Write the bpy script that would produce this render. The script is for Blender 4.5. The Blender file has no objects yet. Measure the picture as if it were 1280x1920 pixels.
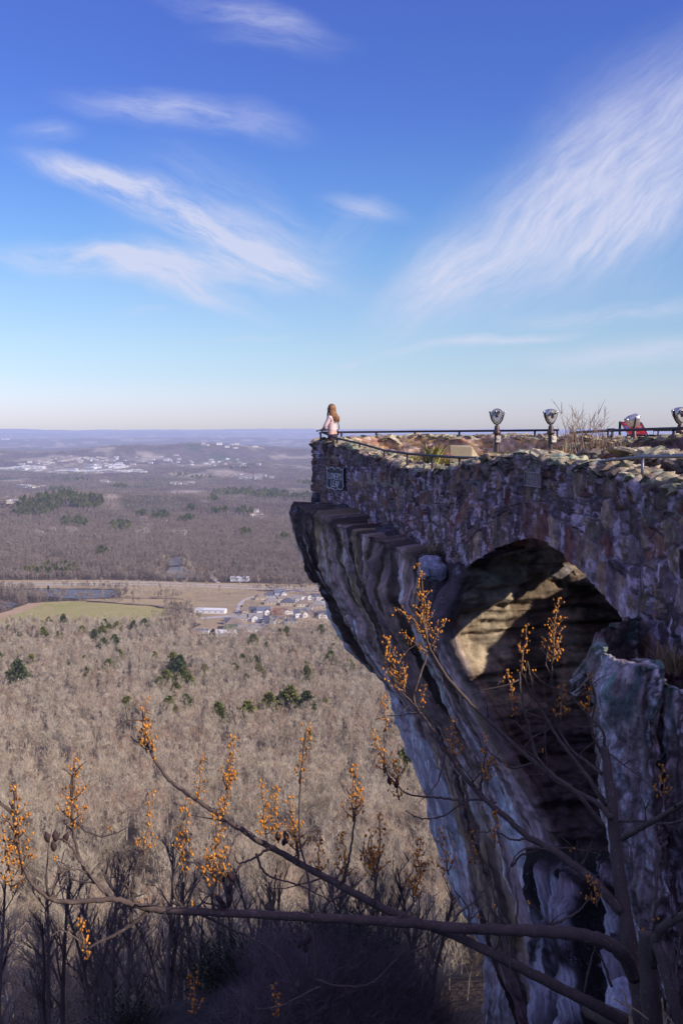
import bpy, bmesh, math, random
import numpy as np
from mathutils import Vector, Matrix, Euler
random.seed(7); rng = np.random.default_rng(7)
R = math.radians
sc = bpy.context.scene
COL = sc.collection

# ------------------------------------------------------------------ camera
F = 1867.0; PITCH = math.atan((960-803)/F)
cp, sp = math.cos(PITCH), math.sin(PITCH)
cam_d = bpy.data.cameras.new('camera'); cam = bpy.data.objects.new('camera', cam_d); COL.objects.link(cam)
cam.rotation_euler = (R(90)-PITCH, 0, 0)
cam_d.sensor_fit = 'VERTICAL'; cam_d.sensor_height = 36; cam_d.lens = 36*F/1920
cam_d.clip_start = 0.1; cam_d.clip_end = 300000
sc.camera = cam
def ray(px, py):
    rx = (px-640)/F; ry = -(py-960)/F
    return Vector((rx, cp+ry*sp, -sp+ry*cp))
def at(px, py, Y):
    d = ray(px, py); return d*(Y/d.y)
def atz(px, py, z):
    d = ray(px, py); return d*(z/d.z)

# ------------------------------------------------------------------ light
SUN = Vector((0.86*math.cos(R(30)), -0.51*math.cos(R(30)), math.sin(R(30)))).normalized()
ld = bpy.data.lights.new('sun', 'SUN'); lo = bpy.data.objects.new('sun', ld); COL.objects.link(lo)
ld.energy = 5.0; ld.angle = R(0.5); ld.color = (1.0, 0.90, 0.76)
lo.rotation_euler = SUN.to_track_quat('Z', 'Y').to_euler(); lo.location = (30, -20, 40)
sc.view_settings.view_transform = 'Standard'; sc.view_settings.look = 'None'; sc.view_settings.exposure = 0
sc.cycles.use_denoising = True
sc.cycles.max_bounces = 4; sc.cycles.diffuse_bounces = 2; sc.cycles.transparent_max_bounces = 8
sc.cycles.sample_clamp_indirect = 4
sc.cycles.use_adaptive_sampling = True; sc.cycles.adaptive_threshold = 0.03

# ------------------------------------------------------------------ node helper
class NT:
    def __init__(s, tree): s.t = tree
    def n(s, typ, **kw):
        nd = s.t.nodes.new(typ)
        for k, v in kw.items():
            if k == 'i':
                for a, b in v.items():
                    if hasattr(b, 'is_linked') or isinstance(b, bpy.types.NodeSocket): s.t.links.new(b, nd.inputs[a])
                    else: nd.inputs[a].default_value = b
            else: setattr(nd, k, v)
        return nd
    def l(s, a, b): s.t.links.new(a, b)
    def m(s, op, a, b=0.0, c=None, clamp=False):
        nd = s.t.nodes.new('ShaderNodeMath'); nd.operation = op; nd.use_clamp = clamp
        for k, v in enumerate((a, b) if c is None else (a, b, c)):
            if isinstance(v, bpy.types.NodeSocket): s.l(v, nd.inputs[k])
            else: nd.inputs[k].default_value = v
        return nd.outputs[0]
    def mix(s, f, a, b, mode='MIX'):
        nd = s.t.nodes.new('ShaderNodeMix'); nd.data_type = 'RGBA'; nd.blend_type = mode
        for k, v in ((0, f), (6, a), (7, b)):
            if isinstance(v, bpy.types.NodeSocket): s.l(v, nd.inputs[k])
            else: nd.inputs[k].default_value = v if k == 0 else (tuple(v)+(1,))[:4]
        return nd.outputs[2]
    def ramp(s, f, pts, interp='LINEAR'):
        nd = s.t.nodes.new('ShaderNodeValToRGB'); cr = nd.color_ramp; cr.interpolation = interp
        while len(cr.elements) < len(pts): cr.elements.new(0.5)
        for e, (p, c) in zip(cr.elements, pts):
            e.position = p; e.color = (tuple(c)+(1,))[:4] if not isinstance(c, (int, float)) else (c, c, c, 1)
        s.l(f, nd.inputs[0]); return nd.outputs[0]
    def noise(s, vec, scale, detail=4, rough=0.55, dist=0.0, dim='3D', out=0):
        nd = s.t.nodes.new('ShaderNodeTexNoise'); nd.noise_dimensions = dim
        if vec is not None: s.l(vec, nd.inputs['Vector'])
        nd.inputs['Scale'].default_value = scale; nd.inputs['Detail'].default_value = detail
        nd.inputs['Roughness'].default_value = rough; nd.inputs['Distortion'].default_value = dist
        return nd.outputs[out]
    def mapping(s, vec, scale=(1,1,1), rot=(0,0,0), loc=(0,0,0)):
        nd = s.t.nodes.new('ShaderNodeMapping'); s.l(vec, nd.inputs[0])
        nd.inputs['Scale'].default_value = scale; nd.inputs['Rotation'].default_value = rot; nd.inputs['Location'].default_value = loc
        return nd.outputs[0]

# ------------------------------------------------------------------ world: sky + cirrus
w = bpy.data.worlds.new('World'); sc.world = w; w.use_nodes = True
g = NT(w.node_tree); w.node_tree.nodes.clear()
sky = g.n('ShaderNodeTexSky', sky_type='NISHITA', sun_disc=False, sun_elevation=R(30), sun_rotation=math.atan2(SUN.x, SUN.y), altitude=500, air_density=1.0, dust_density=0.6, ozone_density=2.0)
tc = g.n('ShaderNodeTexCoord').outputs['Generated']
sx = g.n('ShaderNodeSeparateXYZ', i={0: tc})
dx, dy, dz = sx.outputs
TINT = [(0.0,(1,1,1)),(1.0,(1,1,1))]
TINT = [(0.0, (0.505, 0.56, 0.97)), (0.0297, (0.505, 0.545, 0.93)), (0.0668, (0.5, 0.549, 0.875)), (0.109, (0.478, 0.545, 0.8)), (0.161, (0.49, 0.56, 0.77)), (0.264, (0.465, 0.56, 0.79)), (0.334, (0.4, 0.545, 0.82)), (0.412, (0.355, 0.505, 0.86)), (0.506, (0.318, 0.455, 0.885)), (0.596, (0.295, 0.405, 0.905)), (0.7, (0.292, 0.392, 0.92)), (0.77, (0.31, 0.385, 0.95)), (0.85, (0.62, 0.52, 1.0)), (1.0, (1.3, 0.88, 1.28))]
tint = g.ramp(g.m('MULTIPLY', dz, 2.0, clamp=True), TINT)
skyc = g.mix(1.0, sky.outputs[0], tint, 'MULTIPLY')
skyc = g.mix(1.0, skyc, (2.25,2.10,1.84), 'MULTIPLY')
ysafe = g.m('MAXIMUM', dy, 0.05)
cu = g.m('DIVIDE', dx, ysafe); cv = g.m('DIVIDE', dz, ysafe)      # world bearing / height of the sky north of the lookout
front = g.m('MULTIPLY', g.m('SUBTRACT', dy, 0.1), 5.0, clamp=True)
cvec = g.n('ShaderNodeCombineXYZ', i={0: cu, 1: cv}).outputs[0]
warp = g.noise(cvec, 3.2, 4, 0.6, out=1)
wv = g.n('ShaderNodeVectorMath', operation='MULTIPLY_ADD', i={0: warp, 1: (0.09,0.09,0), 2: cvec}).outputs[0]
def skyuv(px, py):
    d = ray(px, py); return d.x/d.y, d.z/d.y
FIB = {}
def fibre(rot):
    if rot not in FIB:
        fr = g.n('ShaderNodeVectorRotate', rotation_type='Z_AXIS', i={0: wv, 'Angle': -R(rot)}).outputs[0]
        a = g.noise(g.mapping(fr, (3.0, 17.0, 1), loc=(rot*.37+4, rot*.21, 0)), 2.2, 6, 0.66, 0.25)
        b = g.noise(g.mapping(fr, (8.0, 27.0, 1), loc=(rot*.11, rot*.5, 0)), 2.6, 4, 0.7)
        FIB[rot] = g.m('ADD', g.m('MULTIPLY', a, 0.66), g.m('MULTIPLY', b, 0.34))
    return FIB[rot]
def puff(px, py, rx, ry, rot, amp, fib, seed, sharp=1.0, lo=0.35, hi=0.75):
    """one cirrus bank: soft oval on the sky times stretched fibres"""
    u0, v0 = skyuv(px, py)
    a = R(rot)
    p = g.n('ShaderNodeVectorMath', operation='SUBTRACT', i={0: wv, 1: (u0+0.045, v0+0.045, 0)}).outputs[0]
    vr = g.n('ShaderNodeVectorRotate', rotation_type='Z_AXIS', i={0: p, 'Angle': -a}).outputs[0]
    e = g.mapping(vr, (F/rx, F/ry, 1))
    ln = g.n('ShaderNodeVectorMath', operation='LENGTH', i={0: e}).outputs['Value']
    m = g.n('ShaderNodeMapRange', interpolation_type='SMOOTHSTEP', i={0: ln, 1: 1.25, 2: 0.0, 3: 0.0, 4: 1.0}).outputs[0]
    f1 = fibre(min((-22, -8, 7, 42), key=lambda q: abs(q-fib)))
    f = g.n('ShaderNodeMapRange', i={0: f1, 1: lo, 2: hi, 3: 0.0, 4: 1.0}).outputs[0]
    return g.m('MULTIPLY', g.m('MULTIPLY', m, f), amp)
banks = [
 # big bank at right, fanning up to the right
 puff(1280, 270, 360, 205, 33, 0.68, 42, 1.3, lo=0.2, hi=0.82), puff(1070, 385, 330, 140, 36, 0.62, 44, 2.1, lo=0.2, hi=0.86),
 puff(890, 485, 250, 105, 36, 0.5, 40, 3.7, lo=0.22, hi=0.85), puff(1200, 415, 190, 60, 20, 0.32, 25, 9.2), puff(800, 540, 150, 70, 38, 0.42, 38, 5.5),
 # left wisps
 puff(190, 345, 150, 26, -16, 1.0, -18, 4.4), puff(375, 430, 250, 40, -24, 1.05, -24, 6.2, lo=0.3), puff(260, 490, 310, 36, -6, 1.0, -7, 7.7),
 puff(330, 530, 190, 32, -20, 1.0, -17, 8.1), puff(400, 410, 210, 110, -20, 0.34, -22, 8.8), puff(520, 480, 190, 80, -25, 0.34, -25, 12.0),
 puff(340, 225, 240, 36, -6, 0.58, -8, 10.3), puff(100, 265, 70, 26, 0, 0.30, 10, 13.1), puff(470, 38, 190, 38, -16, 0.5, -14, 11.9), puff(500, 95, 130, 30, -10, 0.2, -10, 15.9),
 puff(680, 388, 95, 24, -14, 0.5, -16, 14.2), puff(650, 440, 90, 60, 20, 0.16, 30, 3.3),
 # low streaks
 puff(900, 640, 210, 13, 8, 0.85, 8, 16.6, lo=0.25), puff(1170, 575, 250, 26, 6, 0.55, 7, 17.3), puff(1200, 655, 280, 36, 5, 0.5, 5, 18.4, lo=0.25),
 puff(290, 582, 60, 8, -4, 0.3, -4, 19.5, lo=0.2), puff(640, 672, 40, 9, 0, 0.28, 0, 20.5, lo=0.2), puff(480, 632, 80, 7, 10, 0.2, 10, 21.5, lo=0.2)]
tot = banks[0]
for b in banks[1:]: tot = g.m('ADD', tot, b)
tot = g.m('MULTIPLY', g.m('MINIMUM', g.m('MULTIPLY', tot, 1.45), 0.82), front)
CLOUDC = (6.9, 7.1, 8.9)
skyc = g.mix(tot, skyc, CLOUDC)
bg = g.n('ShaderNodeBackground', i={0: skyc, 1: 0.1})
g.l(bg.outputs[0], g.n('ShaderNodeOutputWorld').inputs[0])
w.cycles.sampling_method = 'MANUAL'; w.cycles.sample_map_resolution = 512

# ------------------------------------------------------------------ materials
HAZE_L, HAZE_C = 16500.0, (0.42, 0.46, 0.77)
MATS = {}
def material(name, build, haze=False, rough=0.9):
    """build(g, bsdf) wires a Principled BSDF; haze adds aerial perspective that grows with the distance from the lookout"""
    if name in MATS: return MATS[name]
    m = bpy.data.materials.new(name); m.use_nodes = True; t = m.node_tree; t.nodes.clear(); g = NT(t)
    b = g.n('ShaderNodeBsdfPrincipled'); b.inputs['Roughness'].default_value = rough
    b.inputs['Specular IOR Level'].default_value = 0.25
    build(g, b)
    out = g.n('ShaderNodeOutputMaterial'); sh = b.outputs[0]
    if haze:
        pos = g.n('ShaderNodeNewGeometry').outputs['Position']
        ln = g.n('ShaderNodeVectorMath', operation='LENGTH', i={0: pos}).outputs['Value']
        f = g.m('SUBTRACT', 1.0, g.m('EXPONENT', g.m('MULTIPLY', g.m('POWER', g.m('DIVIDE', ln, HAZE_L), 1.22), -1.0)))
        em = g.n('ShaderNodeEmission', i={0: HAZE_C+(1,), 1: 1.0})  # haze painted as emission mixed over the surface colour
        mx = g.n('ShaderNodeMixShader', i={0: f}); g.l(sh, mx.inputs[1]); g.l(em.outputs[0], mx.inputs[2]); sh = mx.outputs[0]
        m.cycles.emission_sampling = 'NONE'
    g.l(sh, out.inputs[0]); MATS[name] = m; return m
def plain(name, c, rough=0.7, metal=0.0, var=0.25, scale=8.0, haze=False, spec=0.25):
    def bd(g, b):
        p = g.n('ShaderNodeTexCoord').outputs['Object']
        n = g.noise(p, scale, 5, 0.6)
        g.l(g.mix(n, tuple(x*(1-var) for x in c), tuple(min(1, x*(1+var)) for x in c)), b.inputs['Base Color'])
        b.inputs['Metallic'].default_value = metal; b.inputs['Specular IOR Level'].default_value = spec
        g.l(g.n('ShaderNodeMapRange', i={0: n, 1: 0.3, 2: 0.7, 3: rough*0.8, 4: min(1, rough*1.2)}).outputs[0], b.inputs['Roughness'])
    return material(name, bd, haze, rough)
def randcol(name, cols, haze=True, rough=0.9, fine=0.0, patch=None):
    """one colour per tree, picked along a ramp by the object's random number and a broad patch noise"""
    def bd(g, b):
        oi = g.n('ShaderNodeObjectInfo')
        f = oi.outputs['Random']
        if patch:
            pn = g.noise(g.n('ShaderNodeVectorMath', operation='SCALE', i={0: oi.outputs['Location'], 'Scale': 1.0/patch}).outputs[0], 1.0, 3)
            f = g.m('ADD', g.m('MULTIPLY', f, 0.45), g.m('MULTIPLY', g.m('SUBTRACT', g.m('MULTIPLY', pn, 1.6), 0.3), 0.55), clamp=True)
        g.l(g.ramp(f, [(k/(len(cols)-1), c) for k, c in enumerate(cols)]), b.inputs['Base Color'])
        b.inputs['Specular IOR Level'].default_value = 0.1
    return material(name, bd, haze, rough)

# ------------------------------------------------------------------ numpy noise
def hsh(ix, iy, s):
    x = np.sin(ix*127.1+iy*311.7+s*74.7)*43758.5453
    return x-np.floor(x)
def vn(x, y, s=0):
    ix, iy = np.floor(x), np.floor(y); fx, fy = x-ix, y-iy
    fx = fx*fx*(3-2*fx); fy = fy*fy*(3-2*fy)
    a = hsh(ix, iy, s)*(1-fx)+hsh(ix+1, iy, s)*fx; b = hsh(ix, iy+1, s)*(1-fx)+hsh(ix+1, iy+1, s)*fx
    return a*(1-fy)+b*fy
def fbm(x, y, s=0, o=4, gain=0.5):
    t = 0; a = 1; n = 0
    for k in range(o):
        t = t+a*vn(x*2**k+k*17.3, y*2**k-k*9.1, s+k); n += a; a *= gain
    return t/n
def voro(u, v, s=0, jit=0.85):
    iu, iv = np.floor(u), np.floor(v)
    f1 = np.full(u.shape, 9.0); f2 = f1.copy(); cu = np.zeros_like(u); cv = np.zeros_like(u)
    for a in (-1, 0, 1):
        for b in (-1, 0, 1):
            x = iu+a; y = iv+b
            d = np.hypot(x+0.5+jit*(hsh(x, y, s)-0.5)-u, y+0.5+jit*(hsh(x, y, s+5)-0.5)-v)
            c = d < f1
            f2 = np.where(c, f1, np.minimum(f2, d)); cu = np.where(c, x, cu); cv = np.where(c, y, cv); f1 = np.where(c, d, f1)
    return f1, f2, cu, cv
def ss(a, b, x):
    t = np.clip((x-a)/(b-a), 0, 1); return t*t*(3-2*t)
def lerp(a, b, t): return a+(b-a)*t

# ------------------------------------------------------------------ mesh helpers
def tag(o, label=None, cat=None, group=None, kind=None):
    for k, v in (('label', label), ('category', cat), ('group', group), ('kind', kind)):
        if v: o[k] = v
    return o
def link(name, me, mats=None, parent=None):
    o = bpy.data.objects.new(name, me); COL.objects.link(o)
    if mats is not None and not me.materials:
        for m in (mats if isinstance(mats, (list, tuple)) else [mats]): me.materials.append(m)
    if parent is not None: o.parent = parent
    return o
def empty(name, loc=(0,0,0), rz=0.0, label=None, cat=None, group=None):
    o = bpy.data.objects.new(name, None); COL.objects.link(o); o.location = loc; o.rotation_euler = (0, 0, rz); o.empty_display_size = 0.2
    return tag(o, label, cat, group)
def dup(o, parent=None):
    c = o.copy(); COL.objects.link(c)
    if parent is not None: c.parent = parent
    for ch in list(o.children): dup(ch, c)
    return c
def npmesh(name, V, Fc, smooth=True, cols=None, uv=None):
    """mesh from arrays; Fc is (n,3) or (n,4); cols (nv,3) goes to a colour attribute 'Col'"""
    me = bpy.data.meshes.new(name); V = np.asarray(V, dtype=np.float32); Fc = np.asarray(Fc, dtype=np.int32)
    k = Fc.shape[1]
    me.vertices.add(len(V)); me.vertices.foreach_set('co', V.ravel())
    me.loops.add(Fc.size); me.loops.foreach_set('vertex_index', Fc.ravel())
    me.polygons.add(len(Fc)); me.polygons.foreach_set('loop_start', np.arange(0, Fc.size, k, dtype=np.int32))
    me.update(calc_edges=True)
    me.polygons.foreach_set('use_smooth', np.full(len(Fc), smooth))
    if cols is not None:
        a = me.color_attributes.new('Col', 'FLOAT_COLOR', 'POINT')
        c = np.ones((len(V), 4), dtype=np.float32); c[:, :3] = cols; a.data.foreach_set('color', c.ravel())
    if uv is not None:
        l = me.uv_layers.new(name='UVMap'); l.data.foreach_set('uv', np.asarray(uv, dtype=np.float32)[Fc.ravel()].ravel())
    me.validate(); return me
def gridfaces(nr, nc, wrap=False):
    i = np.arange((nr-1)*(nc-1)); r = i//(nc-1); c = i%(nc-1); a = r*nc+c
    return np.stack([a, a+1, a+nc+1, a+nc], 1)
class MB:
    def __init__(s): s.v = []; s.f = []; s.mi = []
    def add(s, vs, fs, mi=0):
        b = len(s.v); s.v += [tuple(v) for v in vs]; s.f += [tuple(b+i for i in f) for f in fs]; s.mi += [mi]*len(fs)
    def box(s, c, size, rz=0.0, mi=0, taper=1.0, bev=0.0):
        x, y, z = (q/2 for q in size); M = Matrix.Translation(c) @ Matrix.Rotation(rz, 4, 'Z')
        vs = [M @ Vector((a*x*(taper if d > 0 else 1), b*y*(taper if d > 0 else 1), d*z)) for d in (-1, 1) for b in (-1, 1) for a in (-1, 1)]
        s.add(vs, [(0,2,3,1),(4,5,7,6),(0,1,5,4),(2,6,7,3),(0,4,6,2),(1,3,7,5)], mi)
    def tube(s, P, rad, n=8, mi=0, cap=True):
        P = [Vector(p) for p in P]; N = len(P)
        if not hasattr(rad, '__len__'): rad = [rad]*N
        up = None; rings = []; vs = []
        for i, p in enumerate(P):
            t = (P[min(i+1, N-1)]-P[max(i-1, 0)]).normalized()
            if up is None: up = t.orthogonal().normalized()
            up = (up-t*up.dot(t)); up = up.normalized() if up.length > 1e-6 else t.orthogonal().normalized()
            q = t.cross(up)
            for k in range(n):
                a = 2*math.pi*k/n; vs.append(p+(up*math.cos(a)+q*math.sin(a))*rad[i])
        fs = [(i*n+k, i*n+(k+1)%n, (i+1)*n+(k+1)%n, (i+1)*n+k) for i in range(N-1) for k in range(n)]
        if cap: fs += [tuple(range(n-1, -1, -1)), tuple((N-1)*n+k for k in range(n))]
        s.add(vs, fs, mi)
    def lathe(s, prof, n=16, M=None, mi=0):
        vs = []; M = M or Matrix.Identity(4)
        for r, z in prof:
            for k in range(n): vs.append(M @ Vector((r*math.cos(2*math.pi*k/n), r*math.sin(2*math.pi*k/n), z)))
        N = len(prof)
        fs = [(i*n+k, i*n+(k+1)%n, (i+1)*n+(k+1)%n, (i+1)*n+k) for i in range(N-1) for k in range(n)]
        fs += [tuple(range(n-1, -1, -1)), tuple((N-1)*n+k for k in range(n))]
        s.add(vs, fs, mi)
    def blob(s, c, r, mi=0, sub=1):
        bm = bmesh.new(); bmesh.ops.create_icosphere(bm, subdivisions=sub, radius=1.0)
        rr = r if hasattr(r, '__len__') else (r, r, r)
        vs = [(c[0]+v.co.x*rr[0], c[1]+v.co.y*rr[1], c[2]+v.co.z*rr[2]) for v in bm.verts]; bm.verts.index_update()
        fs = [[v.index for v in f.verts] for f in bm.faces]; bm.free(); s.add(vs, fs, mi)
    def mesh(s, name, smooth=False):
        me = bpy.data.meshes.new(name); me.from_pydata(s.v, [], s.f)
        me.polygons.foreach_set('material_index', s.mi); me.polygons.foreach_set('use_smooth', [smooth]*len(s.f)); me.update(); return me
    def build(s, name, mats, parent=None, smooth=False): return link(name, s.mesh(name, smooth), mats, parent)
def curve_pts(P, sub=6):
    """Catmull-Rom through points (any dimension)"""
    P = [np.array(p, float) for p in P]; P = [2*P[0]-P[1]]+P+[2*P[-1]-P[-2]]; out = []
    for i in range(1, len(P)-2):
        for k in range(sub):
            t = k/sub; a, b, c, d = P[i-1], P[i], P[i+1], P[i+2]
            out.append(0.5*(2*b+(c-a)*t+(2*a-5*b+4*c-d)*t*t+(3*b-a-3*c+d)*t**3))
    out.append(P[-2]); return out
# ------------------------------------------------------------------ terrain
VZ = -300.0
PD = [-400,-60,-8,-1,0.5,2,5,10,20,27,29,40,60,100,150,300,600,1000,1400,1500,1e6]
PZ = [25,4,-1.75,-1.75,-1.8,-3.4,-6.4,-9.6,-14.2,-16.2,-18,-29,-43,-66,-92,-148,-214,-270,-299,VZ,VZ]
def terrain(x, y):
    x = np.asarray(x, float); y = np.asarray(y, float)
    d = y-0.25*x-0.0*np.abs(x)
    d = np.where(x < 0, y-0.12*x, y-0.25*x)
    z = np.interp(d, PD, PZ)
    amp = np.interp(d, [0,25,60,200,1200,1450], [0.2,0.5,2,7,6,0])
    z = z+amp*(fbm(x/55, y/55, 3)-0.5)*2
    # brushy knoll below the cliff foot
    z = z+2.2*np.exp(-((x+0.8)/3.4)**2-((y-24)/4.0)**2)-2.2*ss(1.5, 3.4, x)*ss(9, 14, y)*(1-ss(32, 40, y))
    # plateau of the mountain to the right (the far side of the lookout)
    xl = np.where(y < 11.0, np.where(y < 9.3, 4.7, 5.6), np.where(y < 19.5, 7.0, 5.0+0.20*(y-20)))
    m = ss(0, 1.6, x-xl)*(1-ss(58, 80, y))
    z = lerp(z, -1.6+0.35*(fbm(x/3, y/3, 9)-0.5), m)
    z = z+np.clip((x-30)*0.12, 0, 9)*m
    z = z+1.85*np.exp(-((x-9.0)/1.7)**2-((y-15.2)/2.6)**2)  # unseen hump, shaped to block low sun reaching under the bridge
    # unseen bank right of the photographer, crest shaped to shade the foreground limbs
    h = ss(4.4, 5.8, x)*(1-ss(5.4, 7.6, y))*ss(-12, -7, y)
    z = lerp(z, np.clip(2.04+(2.0-y)*.17, 1.8, 3.2)+0.16*(fbm(x/1.3, y/1.3, 4)-0.5), h)
    # valley hills
    far = ss(2300, 3000, y)
    z = z+far*46*(fbm(x/520, y/620, 11, 3)-0.38)*ss(2600, 4200, y)
    z = z+62*np.exp(-((x+950)/330)**2-((y-3560)/290)**2)+30*np.exp(-((x+560)/260)**2-((y-3700)/260)**2)
    z = z+26*np.exp(-((x-350)/420)**2-((y-4100)/350)**2)
    rid = np.exp(-((y-9800-600*np.sin(x/1500))/900)**2)
    z = z+rid*(45+110*fbm(x/900, y/3000, 21, 3)*(0.55+0.45*np.cos((x+900)/2600)))
    z = z+np.exp(-((y-7000)/500)**2)*40*ss(0.45, 0.75, fbm(x/600, y/2000, 31, 2))
    for yy, hh, sd in ((20000, 110, 41), (31000, 170, 51), (47000, 330, 61)):
        z = z+np.exp(-((y-yy)/(yy*0.07))**2)*hh*(0.45+0.75*fbm(x/(yy*0.09), 0.3+x*0, sd, 4))
    return z
def hit(px, py, lo=25.0, hi=14000.0):
    """where the line of sight through a photo point meets the ground"""
    d = ray(px, py); ts = np.geomspace(lo, hi, 420)/d.y
    z = terrain(d.x*ts, d.y*ts); k = np.argmax(d.z*ts < z)
    if k == 0: k = len(ts)-1
    g0, g1 = d.z*ts[k-1]-z[k-1], d.z*ts[k]-z[k]
    b = ts[k-1]+(ts[k]-ts[k-1])*min(1, max(0, g0/(g0-g1+1e-9)))
    return Vector((d.x*b, d.y*b, d.z*b))
ang = np.concatenate([np.arange(-180, -34, 3.0), np.arange(-34, -24, 0.5), np.arange(-24, 24.01, 0.14), np.arange(24.5, 34, 0.5), np.arange(34, 181, 3.0)])
ang[-1] = 180
rad = np.concatenate([[0.01], np.geomspace(0.8, 1400, 190), np.geomspace(1420, 95000, 190)])
RR, AA = np.meshgrid(rad, np.radians(ang), indexing='ij')
gx, gy = RR*np.sin(AA), RR*np.cos(AA); gz = terrain(gx, gy)
# polygons on the valley floor, as places in the world
def vpoly(pts, z=VZ): return [atz(px, py, z) for px, py in pts]
POLY = {
 'field': vpoly([(2,1150),(60,1130),(140,1127),(240,1133),(322,1141),(306,1158),(287,1174),(180,1176),(60,1173),(-40,1176),(-60,1150)]),
 'verge': vpoly([(-160,1090),(0,1088),(200,1087),(330,1091),(430,1093),(620,1097),(900,1101),(900,1112),(640,1108),(500,1106),(440,1110),(400,1112),(230,1104),(40,1103),(-160,1108)]),
 'pond_a': vpoly([(48,1107),(90,1104),(170,1106),(222,1107),(224,1112),(205,1120),(150,1123),(100,1121),(62,1116)]),
 'pond_b': vpoly([(316,1047),(343,1044),(350,1052),(338,1060),(318,1060)]),
 'pond_c': vpoly([(318,1064),(340,1062),(350,1068),(362,1076),(370,1082),(346,1083),(322,1084),(306,1079),(312,1071)]),
 'pond_d': vpoly([(-60,1130),(14,1128),(38,1131),(24,1138),(-60,1140)]),
 'clear': vpoly([(365,1113),(430,1107),(500,1109),(640,1110),(760,1112),(760,1150),(660,1172),(600,1178),(540,1188),(500,1196),(440,1204),(375,1206),(352,1196),(372,1170),(358,1150),(372,1130)]),
 'strip': vpoly([(224,1122),(330,1124),(372,1126),(372,1140),(322,1139),(240,1131),(140,1125)]),
 'mead': vpoly([(240,1105),(430,1107),(372,1126),(330,1123),(226,1121)]),
}
def inpoly(x, y, poly):
    c = np.zeros(x.shape, bool); n = len(poly)
    for i in range(n):
        x1, y1 = poly[i].x, poly[i].y; x2, y2 = poly[(i+1)%n].x, poly[(i+1)%n].y
        k = ((y1 > y) != (y2 > y)) & (x < (x2-x1)*(y-y1)/(y2-y1+1e-9)+x1); c ^= k
    return c
# far clearings (suburbs, pasture) as soft patches of the ground colour
def clearing(x, y): return ss(0.60, 0.68, fbm(x/260, y/520, 77, 3))*ss(2900, 3600, y)
gc = np.zeros(gx.shape+(3,)); gc[...] = (0.105, 0.078, 0.058)
n1 = fbm(gx/40, gy/40, 5); gc *= (0.75+0.5*n1)[..., None]
n2 = fbm(gx/420, gy/900, 15, 5); n3 = fbm(gx/150, gy/300, 19, 5)
fars = ss(2500, 5000, gy)
forest_c = np.stack([lerp(0.09, 0.17, n3), lerp(0.07, 0.13, n3), lerp(0.075, 0.125, n3)], -1)
gc = lerp(gc, forest_c, fars[..., None])
green = ss(0.60, 0.70, fbm(gx/330, gy/500, 25, 4))*fars*(1-ss(9000, 15000, gy)*0.6)
gc = lerp(gc, np.array([0.07, 0.10, 0.06]), (green*0.8)[..., None])
cl = clearing(gx, gy); gc = lerp(gc, np.array([0.46, 0.38, 0.30]), (cl*0.75)[..., None])
town = np.exp(-((gx+1950)/900)**2-((gy-7600)/900)**2)*ss(0.45, 0.6, fbm(gx/120, gy/260, 33, 4))
gc = lerp(gc, np.array([0.50, 0.44, 0.37]), (town*0.6)[..., None])
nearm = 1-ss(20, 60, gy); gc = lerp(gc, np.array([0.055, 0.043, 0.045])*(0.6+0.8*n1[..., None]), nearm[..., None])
def gb(g, b):
    a = g.n('ShaderNodeVertexColor', layer_name='Col').outputs[0]
    p = g.n('ShaderNodeNewGeometry').outputs['Position']
    n = g.noise(p, 0.5, 6, 0.7); k = g.noise(p, 0.012, 7, 0.75)
    c = g.mix(1.0, a, g.ramp(n, [(0.3, 0.55), (0.7, 1.4)]), 'MULTIPLY')
    c = g.mix(1.0, c, g.ramp(k, [(0.3, 0.6), (0.72, 1.45)]), 'MULTIPLY')
    g.l(c, b.inputs['Base Color']); b.inputs['Specular IOR Level'].default_value = 0.05
    bp = g.n('ShaderNodeBump', i={'Strength': 0.8, 'Distance': 6.0, 'Height': k}); g.l(bp.outputs[0], b.inputs['Normal'])
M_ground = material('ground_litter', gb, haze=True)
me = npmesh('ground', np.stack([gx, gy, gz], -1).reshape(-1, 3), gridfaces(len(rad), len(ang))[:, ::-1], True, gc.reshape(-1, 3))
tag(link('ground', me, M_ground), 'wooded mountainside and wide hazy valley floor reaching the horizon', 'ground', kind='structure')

# ------------------------------------------------------------------ valley surfaces
def sheet(name, poly, z, mat, label, cat, kind='structure', wob=0.0):
    P = [Vector((p.x, p.y, 0)) for p in poly]
    if wob:
        Q = []
        for i, p in enumerate(P):
            q = P[(i+1)%len(P)]
            for t in np.linspace(0, 1, 8, endpoint=False):
                r = p.lerp(q, t); o = (fbm(np.array([r.x/25]), np.array([r.y/25]), 8)[0]-0.5)*wob
                Q.append(r+Vector((o, o*1.5, 0)))
        P = Q
    bm = bmesh.new(); vs = [bm.verts.new((p.x, p.y, VZ+z)) for p in P]; f = bm.faces.new(vs); f.normal_update()
    if f.normal.z < 0: f.normal_flip()
    bmesh.ops.triangulate(bm, faces=bm.faces[:]); me = bpy.data.meshes.new(name); bm.to_mesh(me); bm.free()
    return tag(link(name, me, mat), label, cat, kind=kind)
def turf(name, c1, c2, scale=0.02):
    def bd(g, b):
        p = g.n('ShaderNodeNewGeometry').outputs['Position']
        n = g.noise(p, scale, 6, 0.65); n2 = g.noise(p, scale*14, 4, 0.7)
        c = g.mix(g.ramp(n, [(0.35, 0.0), (0.65, 1.0)]), c1, c2); c = g.mix(1.0, c, g.ramp(n2, [(0.3, 0.75), (0.7, 1.2)]), 'MULTIPLY')
        g.l(c, b.inputs['Base Color']); b.inputs['Specular IOR Level'].default_value = 0.05
    return material(name, bd, True)
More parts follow.
